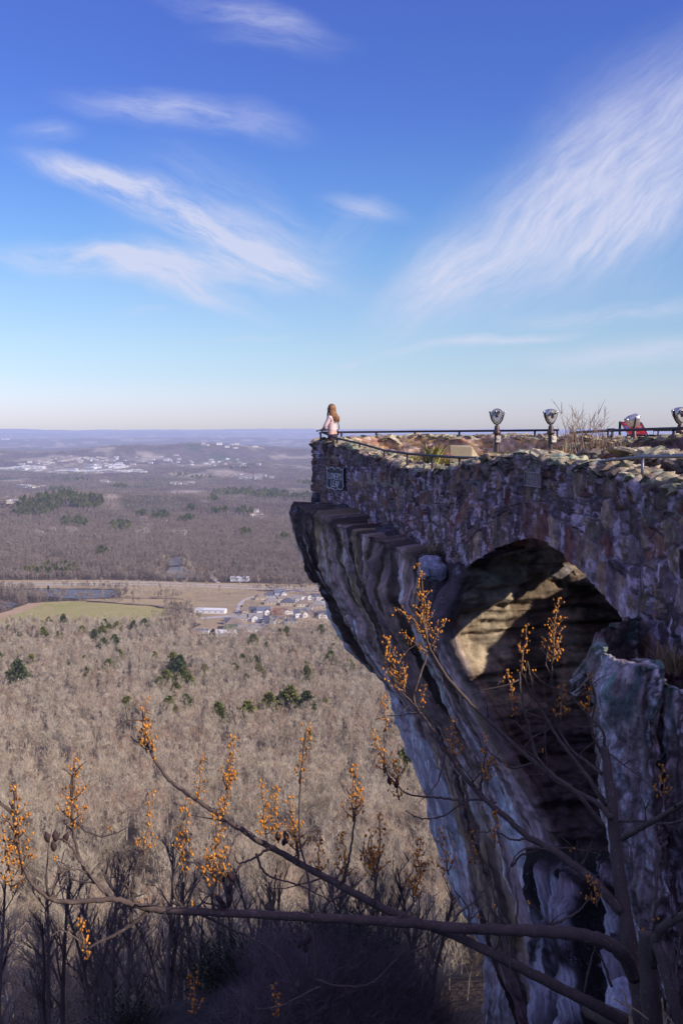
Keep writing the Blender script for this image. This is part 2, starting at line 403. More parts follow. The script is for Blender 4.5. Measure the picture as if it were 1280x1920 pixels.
M_field = turf('field_turf', (0.30, 0.29, 0.10), (0.40, 0.33, 0.16)); M_dry = turf('dry_turf', (0.44, 0.33, 0.19), (0.34, 0.27, 0.16))
M_clear = turf('yard_turf', (0.40, 0.29, 0.19), (0.30, 0.25, 0.15), 0.03)
M_road = turf('pale_concrete', (0.52, 0.46, 0.42), (0.42, 0.38, 0.36), 0.05)
M_mud = turf('bare_earth', (0.48, 0.34, 0.22), (0.40, 0.27, 0.17), 0.04)
def wb(g, b):
    p = g.n('ShaderNodeNewGeometry').outputs['Position']; n = g.noise(g.mapping(p, (1, 0.3, 1)), 0.05, 4)
    g.l(g.mix(n, (0.06, 0.055, 0.06), (0.17, 0.15, 0.14)), b.inputs['Base Color']); b.inputs['Roughness'].default_value = 0.3
    b.inputs['Specular IOR Level'].default_value = 0.12
    bp = g.n('ShaderNodeBump', i={'Strength': 0.1, 'Distance': 0.3, 'Height': g.noise(p, 0.8, 3)}); g.l(bp.outputs[0], b.inputs['Normal'])
M_water = material('pond_water', wb, True)
sheet('field', POLY['field'], 0.10, M_field, 'pale green mown field on the valley floor', 'field', wob=14)
sheet('field', vpoly([(-60,1150),(4,1150),(58,1131),(90,1130),(60,1140),(30,1152),(-20,1166),(-60,1168)]), 0.2, M_mud, 'patch of bare tan earth at the end of the green field', 'field', wob=10)
sheet('field', POLY['verge'], 0.10, M_dry, 'wide dry grass verge along the highway', 'verge', wob=6)
sheet('field', POLY['mead'], 0.08, M_dry, 'dry meadow between the highway and the long barn', 'meadow', wob=14)
sheet('field', POLY['clear'], 0.09, M_clear, 'brown yards of the small housing estate', 'yards', wob=18)
sheet('field', POLY['strip'], 0.07, M_dry, 'narrow dry strip behind the mown field', 'meadow', wob=8)
for k, lb in (('pond_a','long narrow pond below the highway verge'),('pond_b','small pond among bare trees, farther of two'),('pond_c','triangular pond among bare trees beyond the highway'),('pond_d','corner of a pond at the edge of the mown field')):
    sheet('pond', POLY[k], 0.3, M_water, lb, 'pond', wob=10)
def strip(name, pts, wid, z, mat, label, cat):
    P = curve_pts([tuple(atz(px, py, VZ))[:2] for px, py in pts], 8); V = []
    for i, p in enumerate(P):
        t = P[min(i+1, len(P)-1)]-P[max(i-1, 0)]; t /= np.linalg.norm(t); nrm = np.array([-t[1], t[0]])
        for sgn in (-1, 1): q = p+nrm*sgn*wid/2; V.append((q[0], q[1], VZ+z))
    Fc = [(2*i, 2*i+1, 2*i+3, 2*i+2) for i in range(len(P)-1)]
    return tag(link(name, npmesh(name, V, np.array(Fc)[:, ::-1], False), mat), label, cat, kind='structure')
strip('road', [(-160,1095),(100,1093),(260,1092),(380,1096),(520,1101),(700,1106),(900,1110)], 11, 0.35, M_road, 'near carriageway of the valley highway', 'road')
strip('road', [(-160,1099),(100,1097),(250,1096),(380,1100),(500,1105),(700,1110),(900,1114)], 11, 0.35, M_road, 'far carriageway of the valley highway', 'road')
strip('road', [(590,1106),(545,1110),(505,1114),(470,1121),(452,1131),(446,1146),(440,1158),(430,1168)], 8, 0.45, M_road, 'pale street curving from the highway into the housing estate', 'road')
strip('road', [(498,1113),(530,1121),(562,1128),(600,1128),(650,1130)], 7, 0.5, M_road, 'upper cross street of the housing estate', 'road')
strip('road', [(446,1146),(480,1142),(520,1142),(570,1146),(640,1150)], 7, 0.5, M_road, 'lower cross street of the housing estate', 'road')
strip('road', [(436,1155),(400,1158),(375,1160)], 16, 0.45, M_road, 'gravel yard in front of the long barn', 'road')
strip('road', [(412,1094),(404,1089),(396,1080),(404,1068)], 7, 0.5, M_road, 'side road leaving the highway into the far woods', 'road')
strip('path', [(370,1207),(390,1198),(400,1188)], 5, 0.45, M_road, 'short drive at the corner of the estate', 'path')
strip('path', [(340,1062),(352,1069),(366,1078),(374,1084)], 7, 0.6, M_dry, 'grassy dam along the triangular pond', 'path')
strip('path', [(310,1060),(292,1067),(255,1072),(205,1074)], 7, 0.5, M_dry, 'dry track beside the triangular pond', 'path')

# ------------------------------------------------------------------ trees
def bare_tree_arrays(h, seed, nb, ntw, tw, twl, trunk_n=5, spread=0.33, up=0.55, sub=True):
    """leafless tree: trunk and limbs as tubes, twigs as slim triangles. Returns (trunk MB, twig V, twig F)"""
    r = random.Random(seed); mb = MB()
    def pth(p, d, L, n, wig):
        out = [p]
        for _ in range(n):
            d = (d+Vector((r.gauss(0, wig), r.gauss(0, wig), r.gauss(0, wig)+0.06))).normalized(); p = p+d*(L/n); out.append(p)
        return out
    rb = h*0.011+0.04
    tr = pth(Vector((0,0,-0.6)), Vector((r.gauss(0,.03), r.gauss(0,.03), 1)), h*0.92, 7, 0.05)
    mb.tube(tr, [rb*(1-0.8*k/7) for k in range(8)], trunk_n, cap=False)
    ends = []; TV = []; TF = []
    for b in range(nb):
        t = r.uniform(0.38, 0.97); k = min(6, int(t*7)); p = tr[k].lerp(tr[k+1], t*7-k)
        a = b*2.4+r.uniform(-.5,.5); L = h*spread*(1.15-0.65*t)*r.uniform(.7,1.2)
        d = Vector((math.cos(a), math.sin(a), up+0.7*t)).normalized()
        P = pth(p, d, L, 4, 0.13)
        mb.tube(P, [rb*0.42*(1-t*.5)*(1-0.75*q/4) for q in range(5)], 3, cap=False)
        ends.append((P, L))
        if sub:
            for _ in range(3):
                q = r.randint(1, 3); d2 = ((P[q+1]-P[q]).normalized()+Vector((r.gauss(0,.5), r.gauss(0,.5), r.gauss(.15,.35)))).normalized()
                P2 = pth(P[q], d2, L*r.uniform(.35,.6), 3, 0.12)
                mb.tube(P2, [rb*0.17, rb*0.13, rb*0.08, rb*0.05], 3, cap=False); ends.append((P2, L*.5))
    ends.append((tr[4:], h*0.25))
    for i in range(ntw):
        P, L = r.choice(ends); q = r.randint(1, len(P)-1); f = r.random(); p = P[q-1].lerp(P[q], f)
        d = ((P[q]-P[q-1]).normalized()*0.7+Vector((r.gauss(0,.55), r.gauss(0,.55), r.gauss(.35,.4)))).normalized()
        l = twl*r.uniform(.5,1.25); s = d.cross(Vector((r.gauss(0,1), r.gauss(0,1), r.gauss(0,1)))).normalized()*tw*r.uniform(.6,1.2)
        bend = Vector((r.gauss(0,.1), r.gauss(0,.1), r.gauss(.1,.1)))*l
        n = len(TV); TV += [p-s*0.5, p+s*0.5, p+d*l*0.55+bend*.3-s*.28, p+d*l*0.55+bend*.3+s*.28, p+d*l+bend]
        TF += [(n, n+1, n+3, n+2), (n+2, n+3, n+4, n+4)]
    return mb, TV, TF
def tree_mesh(name, mb, TV, TF, mats):
    mb.add(TV, [f if f[2] != f[3] else f[:3] for f in TF], 1)
    me = mb.mesh(name); [me.materials.append(m) for m in mats]; return me
M_twig = randcol('winter_twigs', [(0.13,0.095,0.06),(0.33,0.265,0.18),(0.60,0.515,0.385),(0.40,0.265,0.175),(0.23,0.195,0.13)], patch=70)
M_twigfar = randcol('winter_twigs_distant', [(0.10,0.075,0.07),(0.20,0.155,0.125),(0.32,0.265,0.21),(0.21,0.15,0.12),(0.12,0.095,0.095)], patch=170)
M_bark = randcol('grey_bark', [(0.20,0.17,0.15),(0.34,0.30,0.26),(0.45,0.41,0.36)])
M_darkbark = randcol('shaded_bark', [(0.13,0.105,0.095),(0.22,0.18,0.16),(0.17,0.14,0.125)], haze=False)  # darker bark and twigs for trees in shade: shade put into the colour
def conifer(h, seed, n, leaf, wide=0.24, flat=False, mats=None, stem=0.25):
    """evergreen: tapered trunk with limbs and many needle sprays"""
    r = random.Random(seed); tk = MB(); tk.tube([(0,0,-.6),(r.gauss(0,.1),r.gauss(0,.1),h*.5),(0,0,h*.96)], [h*.016+.03, h*.011+.02, .02], 5, cap=False)
    cl = []
    whorls = 14
    for i in range(whorls):
        t = stem+(1-stem)*i/whorls; z = h*t
        prof = (1-((t-stem)/(1-stem))**1.6) if flat else (1-((t-stem)/(1-stem)))**0.8
        prof *= 0.75 if (i == 0) else 1
        for k in range(5):
            a = i*1.1+k*1.256+r.uniform(-.4,.4); L = h*wide*max(prof, .1)*r.uniform(.6,1.2)
            e = Vector((math.cos(a)*L, math.sin(a)*L, z+L*r.uniform(-.05,.35)))
            tk.tube([(0,0,z), e], [.03*h/15+.01, .01], 3, cap=False); cl.append((Vector((0,0,z)), e, L))
    V = []; Fc = []
    for _ in range(n):
        a, e, L = r.choice(cl); p = a.lerp(e, r.uniform(.45,1.05))+Vector((r.gauss(0,1), r.gauss(0,1), r.gauss(0,.8)))*h*.022
        d = Vector((p.x*.5+r.gauss(0,.4), p.y*.5+r.gauss(0,.4), r.gauss(.45,.35)*max(L,.5))).normalized(); s = d.cross(Vector((r.gauss(0,1), r.gauss(0,1), r.gauss(0,1)))).normalized()*leaf*r.uniform(.3,.6); l = leaf*r.uniform(.7,1.4)
        q = len(V); V += [p-s, p+s, p+d*l+s*.2, p+d*l*.8-s]; Fc.append((q, q+1, q+2, q+3))
    return tk, V, Fc
M_needle = randcol('pine_needles', [(0.06,0.085,0.035),(0.12,0.14,0.04),(0.20,0.20,0.05),(0.085,0.11,0.045)])
M_needledark = randcol('cedar_needles', [(0.025,0.04,0.028),(0.04,0.055,0.032)])
def protos(cname, meshes):
    c = bpy.data.collections.new(cname)
    for i, m in enumerate(meshes):
        o = bpy.data.objects.new('%s_%02d' % (cname, i), m); c.objects.link(o)
    return c
def scatter(name, pts, coll, nvar, label, cat, smin=.8, smax=1.25, sz=None):
    """stuff: one object whose points carry instances of a few tree meshes"""
    n = len(pts); me = bpy.data.meshes.new(name); me.vertices.add(n); me.vertices.foreach_set('co', np.asarray(pts, np.float32).ravel())
    for an, ty, val in (('vid', 'INT', rng.integers(0, nvar, n).astype(np.int32)), ('rz', 'FLOAT', rng.uniform(0, 6.283, n).astype(np.float32)), ('scl', 'FLOAT', (rng.uniform(smin, smax, n) if sz is None else sz).astype(np.float32))):
        a = me.attributes.new(an, ty, 'POINT'); a.data.foreach_set('value', val)
    o = link(name, me); tag(o, label, cat, kind='stuff')
    t = bpy.data.node_groups.new(name, 'GeometryNodeTree'); t.interface.new_socket('Geometry', in_out='INPUT', socket_type='NodeSocketGeometry'); t.interface.new_socket('Geometry', in_out='OUTPUT', socket_type='NodeSocketGeometry')
    N = t.nodes; L = t.links; gi = N.new('NodeGroupInput'); go = N.new('NodeGroupOutput')
    ip = N.new('GeometryNodeInstanceOnPoints'); ci = N.new('GeometryNodeCollectionInfo'); ci.inputs['Collection'].default_value = coll
    ci.inputs['Separate Children'].default_value = True; ci.inputs['Reset Children'].default_value = True
    def na(nm, ty):
        q = N.new('GeometryNodeInputNamedAttribute'); q.data_type = ty; q.inputs['Name'].default_value = nm; return [s for s in q.outputs if s.enabled and s.name == 'Attribute'][0]
    L.new(gi.outputs[0], ip.inputs['Points']); L.new(ci.outputs[0], ip.inputs['Instance']); ip.inputs['Pick Instance'].default_value = True
    L.new(na('vid', 'INT'), ip.inputs['Instance Index'])
    cx = N.new('ShaderNodeCombineXYZ'); L.new(na('rz', 'FLOAT'), cx.inputs[2]); L.new(cx.outputs[0], ip.inputs['Rotation'])
    L.new(na('scl', 'FLOAT'), ip.inputs['Scale']); L.new(ip.outputs[0], go.inputs[0])
    md = o.modifiers.new('scatter', 'NODES'); md.node_group = t; return o

# candidate places, thinned by what stands there
def poisson_rows(y0, y1, spacing, half=0.46, grow=0.0):
    out = []; y = y0
    while y < y1:
        s = spacing*(1+grow*(y-y0)); w = y*half+30
        x = np.arange(-w, w, s); out.append(np.stack([x+rng.uniform(-.5,.5,len(x))*s, np.full(len(x), y)+rng.uniform(-.5,.5,len(x))*s], 1)); y += s
    return np.concatenate(out)
def open_ground(x, y):
    c = np.zeros(x.shape, bool)
    for k in POLY: c |= inpoly(x, y, POLY[k])
    return c
def place(P): return np.column_stack([P, terrain(P[:, 0], P[:, 1])])
near = [tree_mesh('bare_tree_%d' % k, *bare_tree_arrays(15+k%3*1.5, 100+k, 16, 900, 0.045, 1.5), [M_bark, M_twig]) for k in range(5)]
mid = [tree_mesh('bare_tree_mid_%d' % k, *bare_tree_arrays(14+k%3*1.5, 200+k, 12, 300, 0.085, 2.1, 4, sub=(k%2 == 0)), [M_bark, M_twig]) for k in range(6)]
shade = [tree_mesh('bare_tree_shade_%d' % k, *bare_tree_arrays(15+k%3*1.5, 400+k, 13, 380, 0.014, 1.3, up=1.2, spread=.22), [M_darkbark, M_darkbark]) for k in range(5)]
def clump(seed, n, rad_, tw, mats, hh=13, ntw=110):
    r = random.Random(seed); big = MB(); 
    for i in range(n):
        mb, TV, TF = bare_tree_arrays(hh*r.uniform(.75,1.2), seed*50+i, 6, ntw, tw, 2.6, 3, sub=False)
        a = r.uniform(0, 6.28); q = rad_*math.sqrt(r.random()); ox, oy = q*math.cos(a), q*math.sin(a)
        big.add([(v[0]+ox, v[1]+oy, v[2]) for v in mb.v], mb.f, 0); big.add([(v[0]+ox, v[1]+oy, v[2]) for v in TV], [f if f[2] != f[3] else f[:3] for f in TF], 1)
    me = big.mesh('tree_clump'); [me.materials.append(m) for m in mats]; return me
c_mid = protos('mid_trees', mid)
c_cl = protos('clump_trees', [clump(31+k, 5, 11, 0.22, [M_twigfar, M_twigfar]) for k in range(5)])
c_far = protos('far_trees', [clump(61+k, 14, 45, 0.6, [M_twigfar, M_twigfar], 14, 60) for k in range(4)])

P = np.concatenate([poisson_rows(30, 84, 4.6), poisson_rows(84, 200, 6.3), poisson_rows(200, 1500, 7.6)]); P = P[~open_ground(P[:, 0], P[:, 1])]
P = P[rng.random(len(P)) < 0.55+0.45*ss(0.36, 0.52, fbm(P[:, 0]/28, P[:, 1]/40, 55, 3))]
size_key = P[:, 1]
order = np.argsort(P[:, 1]); P = P[order]
inview = (P[:, 0] > -0.42*P[:, 1]) & (P[:, 0] < np.where(P[:, 1] < 150, 0.11, 0.30)*P[:, 1])
P = P[inview | (P[:, 1] > 150)]; inview = (P[:, 0] > -0.38*P[:, 1]) & (P[:, 0] < 0.11*P[:, 1]); keep_ = inview | (P[:, 1] > 150); P = P[keep_]; inview = inview[keep_]
idx = np.where(inview)[0][:285]
Pn = place(P[idx]); rest = np.delete(P, idx, 0)
TREE_GROUP = 'bare trees on the slope below the cliff'
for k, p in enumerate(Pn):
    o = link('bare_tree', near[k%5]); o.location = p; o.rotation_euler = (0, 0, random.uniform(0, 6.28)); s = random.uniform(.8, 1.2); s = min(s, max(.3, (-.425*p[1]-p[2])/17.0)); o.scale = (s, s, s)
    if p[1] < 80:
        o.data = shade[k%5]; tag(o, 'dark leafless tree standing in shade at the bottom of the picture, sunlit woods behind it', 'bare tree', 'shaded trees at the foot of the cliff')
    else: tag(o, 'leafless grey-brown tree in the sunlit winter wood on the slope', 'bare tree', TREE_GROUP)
REST = place(rest)
P = poisson_rows(1480, 3300, 15.5); P = P[~open_ground(P[:, 0], P[:, 1])]
scatter('valley_woods', place(P), c_cl, 5, 'leafless greyish purple woods on the valley floor beyond the highway', 'woods', .85, 1.25)
P = poisson_rows(3300, 10500, 52, 0.40, 0.00010); P = P[(clearing(P[:, 0], P[:, 1]) < 0.5)]
tw_ = np.exp(-((P[:, 0]+1950)/900)**2-((P[:, 1]-7600)/900)**2); P = P[rng.random(len(P)) > tw_*0.8]
scatter('distant_woods', place(P), c_far, 4, 'hazy purple woodland rolling away toward the horizon', 'woods', .8, 1.2)
# ------------------------------------------------------------------ masonry and rock
def rock_shader(noise_scale=9.0, bump=0.5, dist=0.03, stretch=None, speck=True):
    def bd(g, b):
        a = g.n('ShaderNodeVertexColor', layer_name='Col').outputs[0]
        p = g.n('ShaderNodeTexCoord').outputs['UV' if stretch else 'Object']
        if stretch: p = g.mapping(p, stretch)
        n = g.noise(p, noise_scale, 8, 0.68); n2 = g.noise(p, noise_scale*4.5, 5, 0.7)
        c = g.mix(1.0, a, g.ramp(n, [(0.28, 0.35), (0.48, 0.9), (0.72, 1.8)]), 'MULTIPLY')
        if speck:
            po = g.n('ShaderNodeTexCoord').outputs['Object']
            l = g.noise(po, 5.0, 8, 0.72); big = g.noise(po, 0.9, 3, 0.5)
            f = g.m('MULTIPLY', g.ramp(l, [(0.56, 0.0), (0.64, 1.0)]), g.ramp(big, [(0.48, 0.0), (0.62, 0.8)]))
            c = g.mix(f, c, (0.42, 0.40, 0.46))
        g.l(c, b.inputs['Base Color']); b.inputs['Specular IOR Level'].default_value = 0.2
        bp = g.n('ShaderNodeBump', i={'Strength': bump, 'Distance': dist, 'Height': g.m('ADD', n, g.m('MULTIPLY', n2, 0.5))}); g.l(bp.outputs[0], b.inputs['Normal'])
    return bd
M_wall = material('field_stone', rock_shader(7.0, 0.7, 0.03)); M_cliff = material('cliff_rock', rock_shader(1.0, 1.0, 0.07, (70.0, 7.0, 1.0)))
M_rock = material('lumpy_rock', rock_shader(9.0, 1.0, 0.04)); M_tanrock = material('tan_rock', rock_shader(3.0, 0.9, 0.05, speck=False))
PAL = np.array([(.13,.10,.09),(.20,.15,.11),(.27,.20,.14),(.16,.13,.14),(.22,.19,.19),(.20,.10,.08),(.10,.08,.08),(.31,.25,.18),(.24,.15,.11),(.17,.15,.11)])
def grid_normals(V):
    du = np.gradient(V, axis=1); dv = np.gradient(V, axis=0); n = np.cross(du, dv); return n/(np.linalg.norm(n, axis=-1, keepdims=True)+1e-9)
def stone_wall(name, path, thick, label, su=0.33, sv=0.29, seed=1, res=0.0024, drop_in=0.95, tint=(1,1,1), lichen=0.6, cap_amp=1.0, kind_cat='stone wall', arch=None, flip=False):
    """field-stone wall swept along path rows (X, Y, z_top, z_bottom): rough face, cap stones on top, inner face"""
    P = np.array(path, float); L = np.concatenate([[0], np.cumsum(np.hypot(*np.diff(P[:, :2], axis=0).T))])
    us = [0.0]
    while us[-1] < L[-1]:
        i = np.interp(us[-1], L, np.hypot(P[:, 0], P[:, 1])); us.append(us[-1]+res*i*1.5)
    us = np.array(us); us[-1] = L[-1]
    C = np.stack([np.interp(us, L, P[:, k]) for k in range(4)], 1)
    k = 15; ker = np.ones(k)/k
    t = np.gradient(C[:, :2], axis=0); t = np.stack([np.convolve(np.pad(t[:, j], k//2, 'edge'), ker, 'valid') for j in (0, 1)], 1); t /= np.linalg.norm(t, axis=1, keepdims=True)
    n = np.stack([t[:, 1], -t[:, 0]], 1)*(-1 if flip else 1)
    if not flip: pass
    hmax = (C[:, 2]-C[:, 3]).max(); dm = np.hypot(P[:, 0], P[:, 1]).mean()
    nv = int(min(260, max(16, hmax/(res*0.55*dm)))); nt = max(6, int(thick/(res*dm*1.2))); ni = max(6, int(drop_in/(res*dm*1.2)))
    rows = []; S = []; W = []                                     # position offset (across), height, blend of outward/up/inward
    f = np.linspace(0, 1, nv)
    zt = C[:, 2]+0.10*cap_amp*(fbm(us/0.55, us*0+seed, seed, 3)-0.5)
    for a in f: rows.append((0.0, C[:, 3]+(zt-C[:, 3])*a)); S.append(C[:, 3]+(zt-C[:, 3])*a); W.append((1, 0, 0))
    for a in np.linspace(0, 1, nt+2)[1:-1]: rows.append((-thick*a, zt+0*us)); S.append(zt+thick*a); W.append((0, 1, 0))
    for a in np.linspace(0, 1, ni): rows.append((-thick, zt-drop_in*a)); S.append(zt+thick+drop_in*a); W.append((0, 0, 1))
    S = np.array(S); W = np.array(W, float); NR = len(rows)
    Wb = np.stack([np.convolve(np.pad(W[:, j], 1, 'edge'), [.25,.5,.25], 'valid') for j in range(3)], 1)
    U = np.broadcast_to(us, S.shape)
    wu = U+0.10*(fbm(U/0.3, S/0.3, seed+3)-0.5); ws = S+0.10*(fbm(U/0.3, S/0.3, seed+9)-0.5)
    big = 0.75+0.5*vn(U/2.3, S/1.7, seed+1)
    f1, f2, cu, cv = voro(wu/su, ws/sv, seed); g1, g2, c2, c3 = voro(wu/su*1.9, ws/sv*2.1, seed+2)
    small = hsh(cu, cv, seed+44) < 0.25
    f1 = np.where(small, g1, f1); f2 = np.where(small, g2, f2); cu = np.where(small, c2+900, cu); cv = np.where(small, c3+500, cv)
    if arch:                                                       # ring of long stones round the arch
        ring = np.concatenate([[0], np.cumsum(np.hypot(np.diff(us), np.diff(C[:, 3])))])[None]+0*S; dist = S-C[:, 3][None]
        wd = 0.30+0.10*vn(ring/1.1, ring*0, 66); dep = 0.42+0.16*hsh(np.floor(ring/.31), ring*0, 67); a_ = (ring+.03*(fbm(U/.2, S/.2, 68)-.5))/.31; fr_ = a_-np.floor(a_)
        inr = (dist < dep) & (us[None] > arch[0]) & (us[None] < arch[1]) & (S < zt-.12)
        e_ = np.minimum(np.minimum(fr_, 1-fr_)*.31, np.abs(dep-dist))/.30
        f1 = np.where(inr, 0, f1); f2 = np.where(inr, e_*1.5, f2); cu = np.where(inr, np.floor(a_)+7000, cu); cv = np.where(inr, 3, cv); small = small | inr
    edge = ss(0.02, 0.13, f2-f1)
    rnd = hsh(cu, cv, seed+7); top = W[:, 1][:, None]
    disp = edge*0.06+(rnd-0.5)*0.05+np.where(small, 0, 0.09*((wu/su-cu-.5)*(hsh(cu, cv, seed+41)-.5)+(ws/sv-cv-.5)*(hsh(cu, cv, seed+42)-.5)))+0.045*(fbm(U/0.13, S/0.13, seed+5)-0.5)+0.025*(fbm(U/0.04, S/0.04, seed+15)-0.5)
    cap = np.exp(-((S-zt)/0.14)**2)
    disp = disp+cap_amp*((top*0.8+cap*0.3)*(hsh(cu, cv, seed+23)-0.4)*0.06+(top*0.8+cap*0.3)*0.10*(fbm(U/0.11, S/0.11, seed+63, 3)-.5))
    nx = n[:, 0]*(Wb[:, :1]-Wb[:, 2:]); ny = n[:, 1]*(Wb[:, :1]-Wb[:, 2:])
    off = np.array([r[0] for r in rows])[:, None]; Z = np.array([r[1] for r in rows])
    X = C[:, 0]+n[:, 0]*off+nx*disp; Y = C[:, 1]+n[:, 1]*off+ny*disp; Z = Z+Wb[:, 1:2]*disp
    ci = (hsh(cu, cv, seed+11)*len(PAL)).astype(int)%len(PAL); col = PAL[ci]*(0.7+0.6*hsh(cu, cv, seed+13))[..., None]
    col = col*(0.75+0.5*fbm(U/0.12, S/0.12, seed+6))[..., None]
    mort = np.array([.25,.22,.26]); col = lerp(mort*(0.8+0.4*fbm(U/0.2, S/0.2, 4))[..., None], col*.85, ss(0.04, 0.15, f2-f1)[..., None])
    # pale lichen crusts on stones, sage lichen near the cap, water-dark stain under the cap
    li = ss(0.60, 0.66, fbm(U/0.16, S/0.20, seed+31, 5, 0.62)+0.16*(hsh(cu, cv, seed+17)-0.5)+0.10*(fbm(U/1.4, S/1.2, seed+8)-0.5)) * lichen
    col = lerp(col, np.array([.46,.43,.50]), li[..., None])
    tl = ss(0.60, 0.66, fbm(U/0.22, S/0.2, seed+37, 4))*np.exp(-((S-zt+0.1)/0.35)**2)*lichen; col = lerp(col, np.array([.25,.30,.23]), (tl*.6)[..., None])
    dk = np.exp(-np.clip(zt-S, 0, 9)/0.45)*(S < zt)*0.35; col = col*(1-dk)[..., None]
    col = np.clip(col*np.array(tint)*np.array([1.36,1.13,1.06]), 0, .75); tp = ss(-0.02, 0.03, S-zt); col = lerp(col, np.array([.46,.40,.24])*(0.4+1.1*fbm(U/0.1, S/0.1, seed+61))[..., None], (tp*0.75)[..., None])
    V = np.stack([X, Y, Z], -1)
    Fc = gridfaces(NR, len(us)); Fc = Fc if not flip else Fc[:, ::-1]
    me = npmesh(name, V.reshape(-1, 3), Fc[:, ::-1], True, col.reshape(-1, 3))
    o = tag(link(name, me, M_wall), label, kind_cat)
    # loose-edged cap stones bedded along the top
    r = random.Random(seed+500); CV, CF, CC = [], [], []; u = 0.0
    bm = bmesh.new(); bmesh.ops.create_icosphere(bm, subdivisions=2, radius=1.0); IV = np.array([v.co[:] for v in bm.verts]); IF = np.array([[v.index for v in f.verts] for f in bm.faces]); bm.free()
    while u < L[-1]:
        i = int(np.searchsorted(us, u)); i = min(i, len(us)-1); w_ = r.uniform(.08,.19)*(1.35 if r.random() < .2 else 1)
        for q in range(r.choice((2,3,3))):
            ac = r.uniform(0.0, thick); sc_ = np.array([w_*r.uniform(.6,1.2), r.uniform(.08,.17), r.uniform(.025,.062)])
            V0 = np.sign(IV)*np.abs(IV)**.62*(1+.55*(hsh(np.round(IV[:, 0]*1.7)+seed+q, np.round(IV[:, 1]*1.7)+np.round(IV[:, 2]*1.7)*7, u*3.1+q)-.5))[:, None]*sc_
            M = (Matrix.Rotation(math.atan2(t[i, 1], t[i, 0])+r.gauss(0,.4), 3, 'Z') @ Matrix.Rotation(r.gauss(0,.22), 3, 'X') @ Matrix.Rotation(r.gauss(0,.22), 3, 'Y')); V1 = V0 @ np.array(M).T
            V1 += np.array([C[i, 0]-n[i, 0]*ac, C[i, 1]-n[i, 1]*ac, zt[i]+0.02+r.uniform(-.02,.035)*cap_amp])
            CF.append(IF+len(IV)*len(CV)); CV.append(V1)
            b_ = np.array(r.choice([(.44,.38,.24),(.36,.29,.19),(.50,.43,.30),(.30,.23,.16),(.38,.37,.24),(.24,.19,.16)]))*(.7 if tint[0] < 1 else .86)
            if r.random() < .09*lichen: b_ = np.array([.29,.34,.25])
            CC.append(np.repeat(b_[None], len(IV), 0)*(0.7+.6*hsh(np.arange(len(IV)), seed, q))[:, None])
        u += w_*r.uniform(.55,.95)
    tag(link('cap_stones', npmesh('cap_stones', np.concatenate(CV), np.concatenate(CF), False, np.concatenate(CC)), M_wall, o), 'jagged sunlit stones bedded along the wall top')
    return o
# the lookout's outer wall, tip to bridge to near end: (px, py top, py bottom, Y)
NW = [(587,829,940,28.2),(615,831,945,27.2),(650,838,955,26.0),(700,856,1000,24.1),(760,877,1040,21.9),(800,881,1065,20.4),(840,882,1085,19.0),(862,876,1092,18.2)]
NW2 = [(868,1078,18.0),(885,1062,17.45),(915,1040,16.6),(945,1024,15.9),(975,1013,15.25),(1005,1009,14.7),(1030,1014,14.25),(1060,1035,13.75),(1100,1072,13.05),(1150,1125,12.35),(1190,1172,11.8),(1212,1203,11.5)]
TOPY = [(587,829),(650,838),(700,856),(760,877),(800,881),(840,882),(880,873),(920,866),(950,860),(975,857),(1010,860),(1050,867),(1100,880),(1170,898),(1230,909),(1290,917),(1400,935)]
def topy(px): return float(np.interp(px, *zip(*TOPY)))
path = []
for px, pt, pb, Y in NW: a, b = at(px, pt, Y), at(px, pb, Y); path.append((a.x, Y, a.z, b.z))
for px, pb, Y in NW2: a, b = at(px, topy(px), Y), at(px, pb, Y); path.append((a.x, Y, a.z, b.z))
for px, Y, pb in ((1218,11.42,1330),(1250,10.95,1340),(1290,10.45,1350),(1360,9.7,1380),(1440,9.0,1380)): a, b = at(px, topy(px), Y), at(px, pb, Y); path.append((a.x, Y, a.z, b.z))
NEAR = np.array(path)
_cl = np.concatenate([[0], np.cumsum(np.hypot(*np.diff(NEAR[:, :2], axis=0).T))]); ARCH_U = (_cl[len(NW)]-.05, _cl[len(NW)+len(NW2)-1]+.05)
def wall_pt(px, inset=0.25):
    """a place on top of the outer wall, seen at photo column px"""
    q = NEAR; pxs = np.array([640+F*v[0]/v[1]*cp/(1) for v in q])
    best = min(np.linspace(9.2, 28.2, 800), key=lambda Y: abs((lambda x: ((np.interp(-Y, -q[:, 1], q[:, 0])+inset)/(Y*cp-np.interp(-Y, -q[:, 1], q[:, 2])*sp)*F+640)-px)(0)))
    return Vector((np.interp(-best, -q[:, 1], q[:, 0])+inset, best, np.interp(-best, -q[:, 1], q[:, 2])))
stone_wall('stone_wall', path, 0.5, 'long lichen-spotted fieldstone wall and bridge arch holding the lookout terrace', 0.36, 0.31, 1, 0.0021, 0.8, (1.0,.95,1.0), 0.9, arch=ARCH_U)
# far parapet of the terrace: sunlit inner face turned to the camera
def wpath(pts, h): 
    out = []
    for px, py, Y in pts: a = at(px, py, Y); out.append((a.x, Y, a.z, a.z-h))
    return out
FAR = [(640,828,28.6),(670,825,28.9),(720,823,29.0),(790,822,28.8),(860,823,28.4),(930,822,28.0),(1000,823,27.2),(1070,824,26.4),(1150,826,25.6),(1240,824,25.0),(1330,822,24.5)]
fp = wpath(FAR, 1.1); stone_wall('stone_wall', fp, 0.5, 'sunlit tan fieldstone parapet along the far edge of the terrace', 0.45, 0.32, 5, 0.0026, 1.6, (2.5,2.35,1.85), 0.1, 1.0, flip=False)  # tint lifts the stone colour to stand in for stronger sunlight
